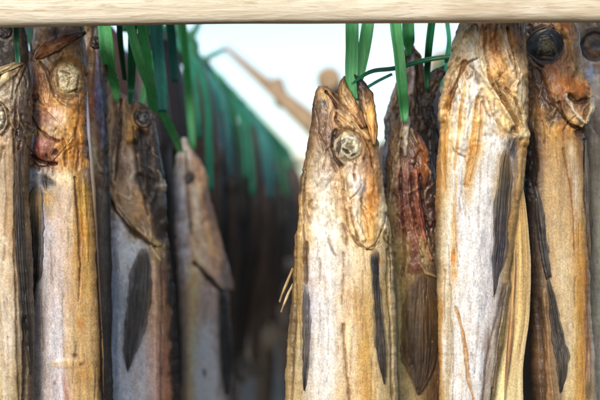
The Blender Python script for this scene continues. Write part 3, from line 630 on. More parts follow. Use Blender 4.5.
pale.ribbon('pectoral_fin',[(504,146,2),(502.5,160,5.5),(500.5,185,8.2),(499,210,8.6),(497.5,235,8.0),(495.5,255,6.8),(493.5,275,4.0),(491.5,294,.8)],n=110,m=31,
  colour=[(128,100,62),(112,90,60),(92,82,66),(84,78,74),(72,66,72),(62,58,70),(58,54,66),(80,72,76)],rays=6,raycol=(150,138,116),lift=(.1,.5,.9,.9),bow=.5,rag=.22)
pale.ribbon('belly_flap',[(518,178,3),(518.5,205,7.5),(520,235,9.5),(520.5,265,11),(518.5,300,13.0),(516.5,325,13.5),(513,345,14.0),(508,370,17),(505,402,20),(503,470,14),(500,560,6)],n=150,m=41,dy=[-3,2,4,5,6,6,6,6,6,6,6],lift=(0,0),bow=2.5,thick=3,
  colour=[(206,162,96),(220,180,112),(222,184,120),(224,190,128),(226,200,146),(226,206,156),(228,206,158),(230,208,160),(222,196,140)],edge=(214,190,146),rag=.05,mat=M_SKIN,label='cream and orange flap of belly skin on the right side')
pale.ribbon('belly_seam',[(514,250,.8),(513.5,280,1.6),(512,310,2.0),(510.5,335,2.6),(508.5,355,2.4),(506,380,1.4),(504.5,404,.6)],n=70,m=9,dy=[-4,-3.5,-2,-1,-1,-1,-1],lift=(0,0),bow=.6,colour=[(186,152,106),(180,144,98),(170,132,88),(144,106,68),(138,100,64),(180,144,96)],streak=.7)

# ------------------------------------------------------------------ fish with the big dark ringed eye, right
ringed = Fish('dried_cod', 'brown dried cod with big black-ringed eye directly under the front pole', 0.035,
  [(14,530,566),(20,525,573),(30,523,578),(50,524,581.5),(70,525,585),(84,526,589),(94,526,592.5),(103,526,593.5),(112,526,592),(122,526,588.5),(133,525,585),(150,525,584.5),(200,525,585),(250,527,588.5),(300,529,591),(350,531,594.5),(400,532,597)],
  [(22,[(523,(62,46,36)),(535,(92,72,60)),(548,(142,112,90)),(556,(202,152,92)),(562,(152,94,44)),(575,(104,86,66))]),
   (50,[(523,(64,48,38)),(535,(90,72,62)),(560,(150,104,66)),(570,(160,124,92)),(582,(140,112,84))]),
   (70,[(526,(112,82,56)),(535,(92,72,65)),(545,(164,106,64)),(555,(154,104,68)),(568,(164,124,88)),(578,(187,158,118)),(585,(152,122,92))]),
   (88,[(527,(122,88,54)),(540,(86,60,52)),(548,(182,134,88)),(560,(178,110,50)),(572,(192,120,50)),(583,(172,106,46)),(591,(206,187,152))]),
   (101,[(527,(122,88,54)),(540,(78,58,47)),(550,(112,74,44)),(560,(132,84,54)),(565,(206,154,114)),(572,(112,74,40)),(582,(94,64,44)),(591,(226,216,186))]),
   (115,[(527,(116,88,54)),(538,(152,114,68)),(546,(112,84,50)),(555,(94,68,44)),(565,(182,152,114)),(573,(231,212,182)),(580,(132,88,50)),(589,(216,202,162))]),
   (130,[(526,(82,62,47)),(534,(112,88,62)),(543,(197,154,86)),(552,(187,140,72)),(560,(152,100,50)),(568,(192,144,80)),(576,(112,74,36)),(585,(84,64,48))]),
   (150,[(526,(44,32,28)),(534,(74,50,34)),(541,(168,124,74)),(552,(207,164,96)),(560,(173,130,76)),(568,(226,206,172)),(576,(192,144,86)),(582,(152,114,74)),(586,(62,52,42))]),
   (190,[(527,(38,28,27)),(535,(96,76,58)),(542,(202,168,114)),(552,(207,173,120)),(562,(202,168,120)),(568,(178,134,86)),(573,(226,211,191)),(580,(207,168,106)),(585,(64,48,38))]),
   (230,[(529,(58,48,44)),(538,(120,102,84)),(546,(206,177,130)),(560,(212,182,134)),(572,(206,163,106)),(580,(216,173,114)),(588,(110,92,74))]),
   (270,[(530,(66,50,40)),(540,(110,88,66)),(549,(197,168,124)),(560,(222,202,163)),(572,(212,173,114)),(580,(206,154,82)),(586,(163,114,64)),(591,(172,162,142))]),
   (310,[(531,(84,64,48)),(540,(96,76,58)),(549,(150,124,90)),(556,(206,182,138)),(566,(222,197,154)),(576,(206,158,78)),(584,(154,110,74)),(592,(192,182,167))]),
   (350,[(533,(112,84,58)),(542,(152,114,74)),(550,(126,100,72)),(558,(170,146,108)),(566,(217,197,158)),(576,(206,163,82)),(585,(154,114,92)),(594,(197,187,172))]),
   (400,[(534,(64,48,38)),(545,(152,114,70)),(553,(124,98,70)),(562,(206,182,138)),(575,(206,163,86)),(585,(192,153,104)),(597,(177,162,132))])],
  [L([(556,22),(562,32),(566,44),(569,58)],3.2,(206,160,100),.7,.5,1.4), E(561,26,5,5,(150,82,30),.6,.5), L([(529,28),(528,45),(531,60),(538,68)],4,(30,26,26),.7,.6,-1.5), E(526,44,1.6,4,(196,180,60),.6),
   L([(570,60),(577,72),(584,86),(590,96)],3,(190,156,112),.6,.6,1.2), L([(534,70),(540,84),(544,100),(552,112)],5,(74,54,46),.6,.6,-1.4), E(548,78,8,7,(176,110,62),.5,.6,1.2), E(566,90,15,7,(188,112,44),.5,.6,1.6),
   L([(561,98),(566,108),(572,117),(580,124)],4.0,(234,214,186),.85,.5,2.2), L([(566,98),(573,104),(584,101)],4.5,(70,44,26),.7,.5,-2.2), E(576,110,5,6,(140,90,44),.6,.5), L([(587,98),(590,108),(585,120),(578,128)],3.2,(222,208,172),.7,.5,1.6),
   L([(555,105),(560,118),(568,127),(580,130)],2.6,(64,44,26),.8,.5,-2.0), L([(552,96),(553,108),(548,118)],2,(170,140,96),.5,.6,.8), E(578,133,6,4,(92,56,24),.7,.5,-1.4),
   L([(529,135),(531,170),(531,195)],7,(34,26,24),.6,.7,-1.5), L([(560,150),(564,170),(568,190),(570,215),(572,250)],1.4,(140,98,54),.7,.5,-1.0), L([(583,140),(584,170),(584.5,200)],2,(66,48,34),.7,.6,-1),
   L([(577,230),(578,290),(577,340),(578,400)],9,(206,146,58),.45,.8), L([(585,260),(585,300),(586,350)],3,(136,86,50),.55,.7), L([(589,250),(592,300),(594,400)],3.5,(186,178,164),.5,.7),
   L([(541,290),(544,330),(547,370),(550,400)],2.0,(176,134,84),.6,.6,.8), L([(536,300),(540,350),(541,400)],3.5,(60,44,34),.55,.7,-1.2), E(585,389,3,10,(70,62,46),.5,.6)],
  eyes=[(543.5,47,20.5,20)], seed=5, head_end=132, nfront=115)
ringed.eye(543.5,47,20.5,20,[(0,(116,110,70)),(.22,(76,74,56)),(.4,(52,50,46)),(.55,(36,36,38)),(.78,(26,28,34)),(.88,(46,42,42)),(1,(130,98,68))],
  [(0,2.6),(.3,2.2),(.5,1.0),(.7,-.6),(.84,-.4),(.93,1.8),(1,.6)],rot=.3,seed=9,nz=.3,
  marks=[(536,48,1.4,9,.1,(70,84,96),.6),(552,52,1.6,9,-.4,(92,84,70),.5),(544,60,8,1.4,.1,(84,72,60),.6),(549,41,1.2,6,-.5,(20,20,22),-1),(541,38,6,1.2,-.2,(60,56,50),.5)])
ringed.flap('gill_cover',[(82,546,589),(92,547,592),(100,549,592.5),(108,552,591),(115,556,589),(122,562,586),(127,568,583),(130,574,580)],(0,3.2))
ringed.ribbon('pectoral_fin',[(533.5,186,1.2),(535.5,205,3.6),(539,235,4.2),(542.5,262,4.2),(545,276,3.4)],n=90,colour=[(120,112,104),(64,58,56),(50,46,46),(46,44,48),(40,36,36)],rays=3,raycol=(120,112,104),lift=(.4,1.4,1.6),bow=.7,rag=.2)
ringed.ribbon('pelvic_fin',[(543.5,274,1.0),(547,290,3.0),(551,315,4.4),(555.5,340,6.6),(558,355,7.2),(558,370,5.6),(556.5,388,1.4)],n=100,m=27,colour=[(120,110,98),(58,50,44),(52,46,42),(56,50,46),(62,56,50),(60,54,48),(44,38,34)],rays=4,raycol=(104,96,84),lift=(.4,1.4,1.6),bow=.7,rag=.2)
ringed.ribbon('dorsal_fin',[(585,140,.8),(585.5,165,2.2),(586.5,200,3.6),(588,230,3.8),(589,248,2.6),(589,258,.8)],n=80,m=11,dy=[-3,-4,-5,-5,-5,-4],lift=(0,0),colour=[(70,58,46),(76,66,54),(64,54,44),(60,48,38),(70,56,44)],rays=2,rag=.25)

# ------------------------------------------------------------------ dark wrinkled fish hanging between the centre fish and the pale one
maroon = Fish('dried_cod', 'dark maroon wrinkled dried cod with bulb-shaped head and broad fan fin', 0.075,
  [(110,402,406),(116,399,409),(126,394,414),(140,389,423),(160,385,433),(185,383,440),(215,384,443),(245,387,444),(270,389,446),(320,391,447),(400,391,449)],
  [(112,[(395,(120,84,50)),(403,(196,170,148)),(410,(120,80,60)),(420,(80,56,44))]),
   (130,[(381,(112,114,122)),(388,(94,64,40)),(394,(152,104,46)),(399,(84,54,38)),(406,(206,190,174)),(412,(74,44,38)),(422,(132,79,36)),(430,(54,42,36)),(440,(30,24,22))]),
   (160,[(381,(64,44,34)),(388,(94,60,34)),(396,(152,118,92)),(404,(152,114,102)),(412,(84,54,48)),(424,(152,84,36)),(431,(40,30,26)),(441,(26,20,18))]),
   (190,[(384,(94,64,44)),(392,(142,112,84)),(400,(94,50,47)),(410,(132,88,78)),(420,(66,38,34)),(432,(46,30,26)),(443,(26,20,18))]),
   (220,[(386,(172,142,94)),(393,(152,124,84)),(399,(94,50,40)),(408,(132,74,56)),(414,(172,100,76)),(424,(94,46,36)),(437,(36,26,22))]),
   (250,[(390,(192,167,118)),(398,(167,138,94)),(406,(162,128,84)),(413,(114,70,64)),(421,(152,128,88)),(430,(122,98,64)),(437,(56,42,30))]),
   (280,[(392,(187,162,112)),(400,(177,148,98)),(410,(152,118,74)),(420,(100,72,44)),(437,(60,44,30))]),
   (340,[(394,(202,177,124)),(400,(206,182,132)),(408,(160,130,90)),(430,(90,64,42)),(439,(132,94,54))]),
   (400,[(394,(206,182,132)),(402,(216,192,147)),(415,(192,162,118)),(426,(114,84,54)),(436,(84,54,34)),(443,(182,142,88))])],
  [L([(406,118),(405,135),(404,155)],4.5,(212,196,180),.75,.5,1.8), L([(403,120),(397,150),(391,185),(388,215)],2.2,(178,146,112),.7,.5,1.5), L([(400,150),(399,190),(402,225)],1.8,(70,34,34),.7,.5,-1.6),
   L([(407,158),(406,195),(412,232),(420,255)],1.8,(176,120,104),.6,.5,1.4), L([(410,165),(411,200),(418,236)],1.6,(62,30,28),.7,.5,-1.5), L([(414,170),(417,205),(424,240),(430,258)],1.8,(190,110,88),.65,.5,1.5),
   L([(419,175),(424,215),(431,245)],2.0,(44,24,22),.7,.5,-1.6), L([(411,58),(412,72),(410,90)],3.6,(178,160,156),.7,.5,1.5), L([(418,56),(423,66),(425,78)],2.6,(176,128,90),.65,.5,1), L([(405,60),(400,85),(396,110)],2,(66,50,42),.6,.6,-1),
   E(412,162,3,3,(150,110,96),.7,.4,1.4), L([(386,125),(391,140),(389,165)],4,(146,96,38),.5,.6,.8), L([(423,128),(426,145),(428,160)],3.4,(164,92,36),.7,.5,1.0), E(413,265,6,6,(120,66,66),.55,.6,1.2), L([(402,230),(404,255),(400,275)],2.4,(110,74,48),.6,.6,-1.0),
   L([(418,262),(424,272),(434,276)],2.5,(196,170,126),.5,.6,1.0), L([(396,280),(398,330),(399,400)],2.4,(222,198,152),.5,.6,.8)],
  seed=6, head_end=262, nfront=110, gain=1.25, folds=.5, warm=(.90, .95, .88))
gaper = Fish('dried_cod', 'brown gaping dried cod snout rising behind the maroon head, under the sky gap', 0.15,
  [(42,408,412),(48,404.5,416),(58,401,421),(70,398,425),(85,394,428),(100,389,432),(120,384,438),(160,382,444),(250,384,448),(400,390,450)],
  [(46,[(404,(92,72,62)),(410,(122,102,100)),(417,(152,112,82))]),
   (70,[(398,(122,106,96)),(404,(102,82,72)),(411,(162,142,140)),(416,(122,86,64)),(424,(74,54,44))]),
   (100,[(388,(122,112,102)),(395,(104,84,64)),(405,(104,79,64)),(412,(74,54,48)),(425,(64,49,43)),(433,(44,36,33))]),
   (130,[(384,(112,114,122)),(395,(94,74,60)),(410,(84,60,48)),(438,(40,32,28))]),
   (400,[(390,(120,100,80)),(450,(80,64,50))])],
  [L([(411,56),(412,72),(410,90),(406,110)],3.6,(178,160,156),.7,.5,2), L([(418,54),(423,66),(426,80)],2.6,(180,132,94),.7,.5,1.5), L([(405,60),(400,85),(394,112)],2,(60,46,40),.7,.6,-1.6), L([(416,66),(417,90),(420,115)],2.4,(50,36,32),.7,.6,-1.8), L([(398,80),(392,100),(387,120)],2.4,(150,140,134),.6,.6,1.2)],
  seed=14, head_end=200, nfront=80, step=1.4, gain=1.3, folds=.8)
gaper.ribbon('jaw',[(447,68,1.2),(442,71,4.4),(434,78,6.8),(428,92,6.6),(425,108,5),(424,124,2)],dy=[-16,-17,-17,-16,-18,-20],lift=(0,0),colour=[(40,34,32),(60,50,44),(96,76,62),(66,52,44),(56,44,38),(50,36,30)],edge=(44,36,32),bow=2.5,thick=3,mat=M_HEAD,n=70,rag=.2,rough=4.5,streak=.7)
maroon.ribbon('pectoral_fin',[(418,274,4),(419.5,284,10),(419.5,297,15.5),(418.5,315,18.5),(418,335,19),(418,355,16.5),(418.5,372,11),(417.5,384,5),(417,391,1.2)],n=120,m=41,bow=.8,
  colour=[(90,66,38),(92,64,32),(100,72,34),(84,60,30),(72,50,28),(62,42,26),(72,52,38),(66,46,32)],rays=15,ray_h=.35,raycol=(104,78,44),lift=(.5,2.5,3.5,3),rag=.10)

# ------------------------------------------------------------------ rightmost fish, soft
pallid = Fish('dried_cod', 'grey-green dried cod with tan ringed eye at the right edge, behind the brown one', 0.17,
  [(12,590,612),(20,580,622),(35,576,634),(60,577,640),(90,582,642),(150,584,644),(250,585,648),(400,590,652)],
  [(20,[(576,(110,96,72)),(588,(90,78,66)),(600,(120,100,80)),(640,(120,100,80))]),
   (70,[(578,(150,130,110)),(588,(150,150,158)),(600,(120,106,96)),(640,(120,100,80))]),
   (120,[(583,(120,100,76)),(590,(150,140,140)),(598,(110,94,80)),(640,(120,100,80))]),
   (150,[(583,(76,68,56)),(590,(170,160,140)),(600,(150,140,120)),(640,(130,120,100))]),
   (250,[(585,(110,106,92)),(595,(178,178,160)),(610,(176,174,158)),(648,(150,144,124))]),
   (400,[(590,(150,146,130)),(600,(180,178,164)),(650,(150,144,124))])],
  [E(588,73,3.5,6,(150,172,226),.7,.5), L([(585,95),(590,110),(592,130)],4,(80,64,50),.6,.6,-1), L([(600,140),(598,200),(600,300)],2,(100,90,74),.6,.6,-1)],
  eyes=[(592,47,16,17)], seed=7, head_end=140, nfront=70, step=2, gain=1.15)
pallid.eye(592,47,16,17,[(0,(78,78,84)),(.25,(92,86,80)),(.4,(150,120,92)),(.58,(140,108,80)),(.7,(60,46,42)),(.85,(52,42,40)),(1,(120,98,78))],[(0,1),(.4,.8),(.7,-1.2),(.9,1.4),(1,.4)],seed=4,nz=.35)
pallid.flap('gill_cover',[(75,582,636),(100,584,634),(125,588,628),(140,598,618)],(0,3),n=30,m=24)

# ------------------------------------------------------------------ second row, left: grey fish with black fin, just out of focus
slate = Fish('dried_cod', 'slate-grey dried cod with brown head and long black fin, behind the golden one', 0.19,
  [(91,113,118),(97,108,130),(104,106,146),(114,105,153),(132,104,158),(160,103,163),(200,102,167),(235,102,168),(260,101,171),(300,100,177),(400,100,181)],
  [(97,[(108,(112,88,64)),(120,(124,98,76)),(135,(84,66,52)),(150,(62,50,44))]),
   (130,[(105,(64,52,48)),(112,(134,108,78)),(120,(74,58,48)),(130,(154,114,66)),(138,(174,130,66)),(150,(74,58,48)),(158,(44,38,34))]),
   (165,[(104,(94,78,68)),(115,(154,134,112)),(122,(94,76,64)),(134,(154,134,118)),(145,(104,84,68)),(155,(54,46,40)),(163,(32,28,26))]),
   (200,[(103,(88,74,64)),(112,(114,88,64)),(120,(124,98,68)),(132,(134,108,84)),(145,(144,108,68)),(155,(84,66,48)),(166,(72,72,78))]),
   (225,[(103,(114,88,58)),(112,(114,104,102)),(122,(154,152,160)),(135,(120,100,72)),(148,(114,88,64)),(160,(104,84,54)),(168,(44,38,32))]),
   (250,[(102,(124,98,68)),(112,(134,134,138)),(125,(168,171,178)),(138,(163,166,174)),(150,(90,82,74)),(158,(114,94,64)),(170,(64,54,42))]),
   (300,[(101,(134,142,154)),(115,(138,144,155)),(128,(130,136,144)),(142,(140,128,118)),(155,(134,104,78)),(165,(94,74,54)),(178,(54,46,38))]),  # blue-grey flank rows carry the skylight tint in the colour
   (360,[(102,(134,141,152)),(125,(153,158,168)),(145,(154,148,150)),(157,(154,124,112)),(166,(104,74,58)),(180,(64,48,40))]),
   (400,[(102,(143,147,158)),(130,(158,162,170)),(150,(163,153,150)),(158,(143,118,112)),(168,(114,78,58)),(181,(64,48,40))])],
  [L([(116,95),(118,120),(114,150),(112,185)],3,(70,54,44),.6,.6,-1.4), L([(126,105),(128,130),(124,165)],3,(160,128,92),.55,.6,1.2), E(134,140,5,4,(186,144,76),.7,.5,1.4), L([(142,135),(148,165),(156,200),(163,235)],13,(26,20,17),.85,.7,-1.8), L([(122,100),(121,140),(117,180)],3,(34,26,22),.8,.6,-1.6), L([(135,128),(140,170),(150,215)],3,(30,24,20),.7,.6,-1.4),  # broad near-black stroke paints shade down the right of the head
   L([(104,188),(116,208),(133,229),(148,241),(158,246)],3,(54,42,30),.85,.5,-2.6), L([(106,182),(120,204),(136,224),(152,238)],2.6,(150,118,76),.6,.5,1.6), E(140,210,6,8,(150,112,68),.5,.6,1), E(165,186,4,6,(176,158,122),.7,.5,1),
   L([(156,262),(157,300),(158,400)],3.5,(160,132,118),.6,.7,.6), L([(167,262),(168,330),(168,400)],5,(98,66,50),.5,.8), L([(174,250),(177,400)],9,(22,18,16),.85,.7), L([(163,255),(163,400)],2,(50,34,28),.6,.7)],  # widest near-black stroke paints the shaded gap along the right edge
  eyes=[(145,118,10.5,11.5)], seed=8, head_end=240, nfront=90, step=1.4, gain=2.7)
slate.eye(145,118,10.5,11.5,[(0,(70,68,70)),(.3,(96,90,86)),(.5,(50,44,42)),(.7,(116,96,72)),(.86,(60,46,36)),(1,(110,84,58))],[(0,1.5),(.4,1),(.6,-.8),(.85,1.4),(1,.4)],seed=2)
slate.flap('gill_cover',[(150,104,160),(175,103,163),(195,105,165),(212,116,166),(226,128,166),(238,143,165),(246,155,163)],(0,2.2),n=50,m=40)
slate.ribbon('pectoral_fin',[(146,248,3),(144.5,262,8),(142.5,285,11),(139.5,310,11.2),(136,335,9.2),(133,354,5.4),(131,367,1.2)],n=90,m=27,colour=[(60,54,46),(44,40,36),(40,37,35),(42,40,40),(46,44,46),(40,38,40)],rays=6,raycol=(72,68,66),lift=(1,2,3,2),rag=.16)

tawny = Fish('dried_cod', 'out-of-focus dried cod with flared gill flap and pale flank, second in the receding row', 0.62,
  [(138,182,186),(148,179,193),(160,176,201),(172,174,206),(190,173,209),(215,174,215),(240,176,221),(262,177,227),(285,179,229),(300,180,230),(400,182,235)],
  [(156,[(178,(154,144,132)),(186,(174,158,142)),(195,(114,88,68)),(204,(154,114,74))]),
   (200,[(174,(94,88,90)),(183,(168,162,164)),(190,(124,104,88)),(198,(182,162,142)),(206,(114,88,68)),(214,(104,78,62))]),
   (250,[(177,(104,88,78)),(186,(154,148,150)),(194,(154,128,102)),(205,(162,138,112)),(218,(154,118,88)),(226,(104,84,68))]),
   (300,[(181,(104,88,78)),(190,(173,143,112)),(196,(190,160,116)),(204,(144,128,120)),(215,(154,138,130)),(230,(94,84,78))]),
   (350,[(183,(94,78,68)),(192,(192,168,128)),(200,(202,197,195)),(212,(202,199,200)),(219,(172,167,165)),(226,(84,76,70)),(233,(64,58,52))]),
   (400,[(184,(104,88,78)),(192,(182,158,122)),(200,(207,202,200)),(214,(206,202,202)),(222,(152,146,142)),(235,(64,58,52))])],
  [L([(186,152),(188,190),(192,235)],2.5,(80,66,56),.6,.6,-1.4), L([(196,160),(204,205),(216,250)],3,(176,128,84),.55,.6,1.2), L([(196,262),(208,276),(222,290)],4,(40,32,26),.8,.5,-2.5), L([(222,225),(227,250),(230,268)],3,(150,190,228),.5,.5), E(206,371,2,4,(40,34,30),.8)],  # pale blue stroke is a painted sky glint
  eyes=[(190,178,6,7)], seed=9, head_end=280, nfront=70, step=2, gain=2.4)
tawny.flap('gill_cover',[(205,184,213),(235,188,220),(258,194,227),(272,203,231),(282,214,233.5),(290,225,234)],(0,3.2),n=40,m=30)
tawny.ribbon('pectoral_fin',[(222,286,2),(224,305,4.5),(226,340,5.5),(227.5,370,5),(228,392,1.5)],n=60,colour=[(50,44,42),(42,38,38),(40,38,38),(44,42,42)],rays=3,raycol=(64,60,58),lift=(1.5,4,4))
tawny.eye(190,178,6,7,[(0,(60,56,54)),(.4,(120,108,92)),(.7,(50,42,38)),(1,(120,96,70))],[(0,1),(.5,.5),(.8,1),(1,.3)],seed=3)

# ------------------------------------------------------------------ dark fish filling the gaps on the left
umber = Fish('dried_cod', 'dark umber dried cod sliver showing between the golden fish and the slate one', 0.10,
  [(13,84,100),(22,80,106),(60,79,107),(120,82,108),(200,86,110),(300,90,112),(400,92,113)],
  [(18,[(82,(72,56,50)),(87,(182,142,84)),(93,(90,74,64)),(98,(84,74,86)),(106,(62,52,55))]),
   (60,[(82,(62,50,45)),(88,(84,64,58)),(93,(134,104,72)),(99,(84,78,92)),(106,(72,58,52))]),
   (100,[(86,(92,58,38)),(93,(134,74,42)),(99,(92,90,128)),(106,(74,64,58))]),
   (150,[(88,(62,48,47)),(94,(192,168,124)),(99,(124,84,54)),(107,(64,54,48))]),
   (200,[(90,(64,52,46)),(97,(84,66,52)),(104,(112,96,80)),(110,(64,54,48))]),
   (400,[(92,(84,68,54)),(100,(64,52,46)),(112,(70,60,54))])],
  [L([(99,60),(101,90),(104,120),(103,150)],2.0,(120,132,188),.6,.5,.6), L([(95,150),(98,162),(102,170)],3,(220,196,150),.6,.5,1), L([(92,30),(95,60),(92,95)],2,(150,112,70),.6,.6,1)],
  eyes=[(97,44,6,7)], seed=10, head_end=190, nfront=50, step=2, gain=1.25)
umber.eye(97,44,6,7,[(0,(40,36,34)),(.5,(84,70,56)),(.8,(44,36,32)),(1,(84,66,52))],[(0,1),(.5,.6),(.8,1),(1,.3)],seed=6)

soot = Fish('dried_cod', 'dark-headed dried cod in the upper left corner behind the leftmost one', 0.12,
  [(12,-6,14),(20,-16,24),(40,-22,29),(100,-22,30),(250,-20,34),(400,-18,36)],
  [(18,[(-20,(52,44,40)),(8,(74,62,54)),(18,(92,76,60)),(28,(66,54,46))]),(60,[(-20,(40,34,32)),(6,(34,30,28)),(20,(52,44,38)),(28,(70,58,48))]),(200,[(-20,(70,60,50)),(20,(84,70,56)),(30,(52,44,38))]),(400,[(-20,(90,80,66)),(30,(70,60,50))])],  # near-black head colours, browner lower down
  [E(8,30,7,7,(92,78,70),.6,.6,1)], eyes=[(8,33,8,8)], seed=11, head_end=150, nfront=50, step=2)
soot.eye(8,33,8,8,[(0,(30,28,28)),(.5,(66,56,50)),(.8,(36,30,28)),(1,(66,54,46))],[(0,1),(.5,.6),(.8,1),(1,.3)],seed=6)
dun = Fish('dried_cod', 'dull grey-brown dried cod head peeping over the golden fish, upper left', 0.13,
  [(12,46,66),(18,38,76),(40,34,84),(100,34,88),(250,36,92),(400,38,96)],
  [(18,[(34,(124,104,90)),(46,(90,92,120)),(56,(152,136,124)),(66,(168,150,134)),(78,(120,100,92))]),(45,[(34,(104,84,70)),(50,(140,124,116)),(66,(150,130,118)),(84,(96,84,92))]),(200,[(34,(84,70,60)),(60,(124,108,92)),(92,(74,62,54))]),(400,[(34,(94,80,66)),(96,(84,70,60))])],
  [L([(40,18),(38,32),(36,50)],2,(90,110,160),.5,.5,.6)], seed=12, head_end=150, nfront=50, step=2, gain=1.2)

# ------------------------------------------------------------------ poles
def log_mesh(p0, p1, r0, r1, n=160, m=40, seed=0, knob=.05, sq=2.0, flat=1.0):
    p0 = np.array(p0, float); p1 = np.array(p1, float); ax = p1 - p0; Ln = np.linalg.norm(ax); ax /= Ln
    up = np.array([0, 0, 1.]) if abs(ax[2]) < .9 else np.array([1., 0, 0])
    e1 = np.cross(ax, up); e1 /= np.linalg.norm(e1); e2 = np.cross(e1, ax)
    t = np.linspace(0, 1, n); a = np.linspace(0, 2 * math.pi, m, endpoint=False)
    T, A = np.meshgrid(t, a, indexing='ij')
    R = (r0 + (r1 - r0) * T) / (np.abs(np.cos(A)) ** sq + np.abs(np.sin(A)) ** sq) ** (1 / sq)
    R = R * (1 + knob * 2 * fbm(np.cos(A) * .7 + 5, T * Ln * 4, 3, seed) + knob * .8 * fbm(A * 3, T * Ln * 3, 2, seed + 1))
    bend = .010 * min(Ln, 2) * fbm(t * Ln * 1.3, t * 0 + seed, 2, seed + 2)
    C = p0 + ax * Ln * T[..., None] + (e2 * bend[:, None])[:, None, :]
    V = C + R[..., None] * (flat * np.cos(A)[..., None] * e1 + np.sin(A)[..., None] * e2)
    F = grid_faces(n, m, True).tolist() + [list(range(m))[::-1], list(range((n - 1) * m, n * m))]
    return V.reshape(-1, 3), F

def pole(name, p0, p1, r0, r1, mat, label, seed=0, n=160, m=40, group=None, knob=.05, cat='pole', sq=2.0, flat=1.0):
    V, F = log_mesh(p0, p1, r0, r1, n, m, seed, knob, sq, flat)
    o = link(name, V, F, mat, None, origin=np.array(p0, float))
    m_ = o.data
    m_.polygons[len(m_.polygons) - 1].use_smooth = False; m_.polygons[len(m_.polygons) - 2].use_smooth = False
    return tag(o, label, cat, group)

RF = .031
zf = CZ + (200 - 21.8) * (DF - .085 - .03) / FPX + RF - .002
pole('front_pole', (-1.35, -.085, zf + .004), (1.35, -.085, zf), RF, RF, M_POLE_X, 'weathered pale wooden crossbeam running along the top edge', seed=3, n=420, m=72, knob=.05, sq=3.6, flat=.45)
ZR = zf + .052
pole('hanging_pole', (-1.35, .05, ZR), (1.35, .05, ZR), .028, .027, M_POLE_X, 'wooden pole hidden behind the front crossbeam, carrying the front fish', seed=5, n=200)
# the pole of the receding row
ZB = ZR + .028 + .022
def rec(d):
    a = P(165, 32, 2.44); b = P(288, 150, 8.2); t = (CAMY + d - a[1]) / (b[1] - a[1]); x = a[0] + (b[0] - a[0]) * t
    return np.array([x, CAMY + d, ZB])
pole('row_pole', rec(1.40), rec(8.6), .021, .020, M_POLE_Y, 'dark pole receding diagonally to the centre, hung with a row of fish', seed=6, n=200)
for x in (-1.28, 1.28):
    pole('rack_post', (x, -.018, -.15), (x, -.018, zf + .20), .042, .034, M_POLE_Z, 'upright post at the ' + ('left' if x < 0 else 'right') + ' end of the front crossbeam', seed=9 + int(x > 0), n=60, m=24, cat='post')

# ------------------------------------------------------------------ green twine
def strap(path, width, mat, name='twine_strap', label=None, group=None, fold=.35, seed=0, n=50, twist=0., parent=None):
    """flat plastic tape along 3-D points (x,y,z[,width factor])"""
    p = np.array(path, float)
    if p.shape[1] == 3: p = np.c_[p, np.ones(len(p))]
    sp = resample(p, n); T = np.gradient(sp[:, :3], axis=0); T /= np.linalg.norm(T, axis=1)[:, None] + 1e-9
    ref = np.array([0, 1., 0]); side = np.cross(T, ref); nb = np.linalg.norm(side, axis=1)[:, None]
    side = np.where(nb > .15, side / (nb + 1e-9), np.array([1., 0, 0]))
    for i in range(1, n):
        if (side[i] * side[i - 1]).sum() < 0: side[i] *= -1
    nor = np.cross(side, T)
    ang = twist * np.linspace(0, 1, n) + .25 * fbm(np.linspace(0, 3, n), np.zeros(n) + seed, 2, seed)
    side, nor = side * np.cos(ang)[:, None] + nor * np.sin(ang)[:, None], nor * np.cos(ang)[:, None] - side * np.sin(ang)[:, None]
    m = 9; u = np.linspace(-1, 1, m); hw = width / 2 * sp[:, 3]
    V = []
    t = np.linspace(0, 1, n)
    for sgn in (1, -1):
        off = fold * (np.abs(u)[None] - .4) * hw[:, None] + .12 * hw[:, None] * np.sin(u * 7 + seed)[None] + sgn * .00035
        V.append(sp[:, None, :3] + side[:, None] * (u[None] * hw[:, None])[..., None] + nor[:, None] * off[..., None])
    verts = np.concatenate([v.reshape(-1, 3) for v in V])
    return link(name, verts, shell_faces(n, m), mat, parent, origin=verts[0] if parent is None else None), verts

def hang(pts, width, mat, label, seed=0, pole_yz=(.05, None), r=.0285, group=None, twist=0., fold=.35, loop=True):
    """pts: (px, py, distance[, width factor]) from the pole down to the fish; a turn round the pole is added above"""
    z = pole_yz[1] or ZR; y = pole_yz[0]
    q = [P(a[0], a[1], a[2]).tolist() + [a[3] if len(a) > 3 else 1] for a in pts]
    x0 = q[0][0]
    top = []
    if loop:
        for k, a in enumerate(np.linspace(math.radians(20), math.radians(250), 9)):
            top.append([x0 + .002 * k, y + (r + .001) * math.cos(a), z + (r + .001) * math.sin(a), .8])
        top = top[::-1]
        top = top[:-1]
        top = [[x0, y - (r + .001), z, .8]] if False else [[x0 + .004, y + (r + .0012) * math.cos(a), z + (r + .0012) * math.sin(a), .85] for a in np.linspace(math.radians(-60), math.radians(178), 9)]
    o, v = strap(top + q, width, mat, seed=seed, twist=twist, fold=fold, n=70 if loop else 40)
    return tag(o, label, 'twine', group)

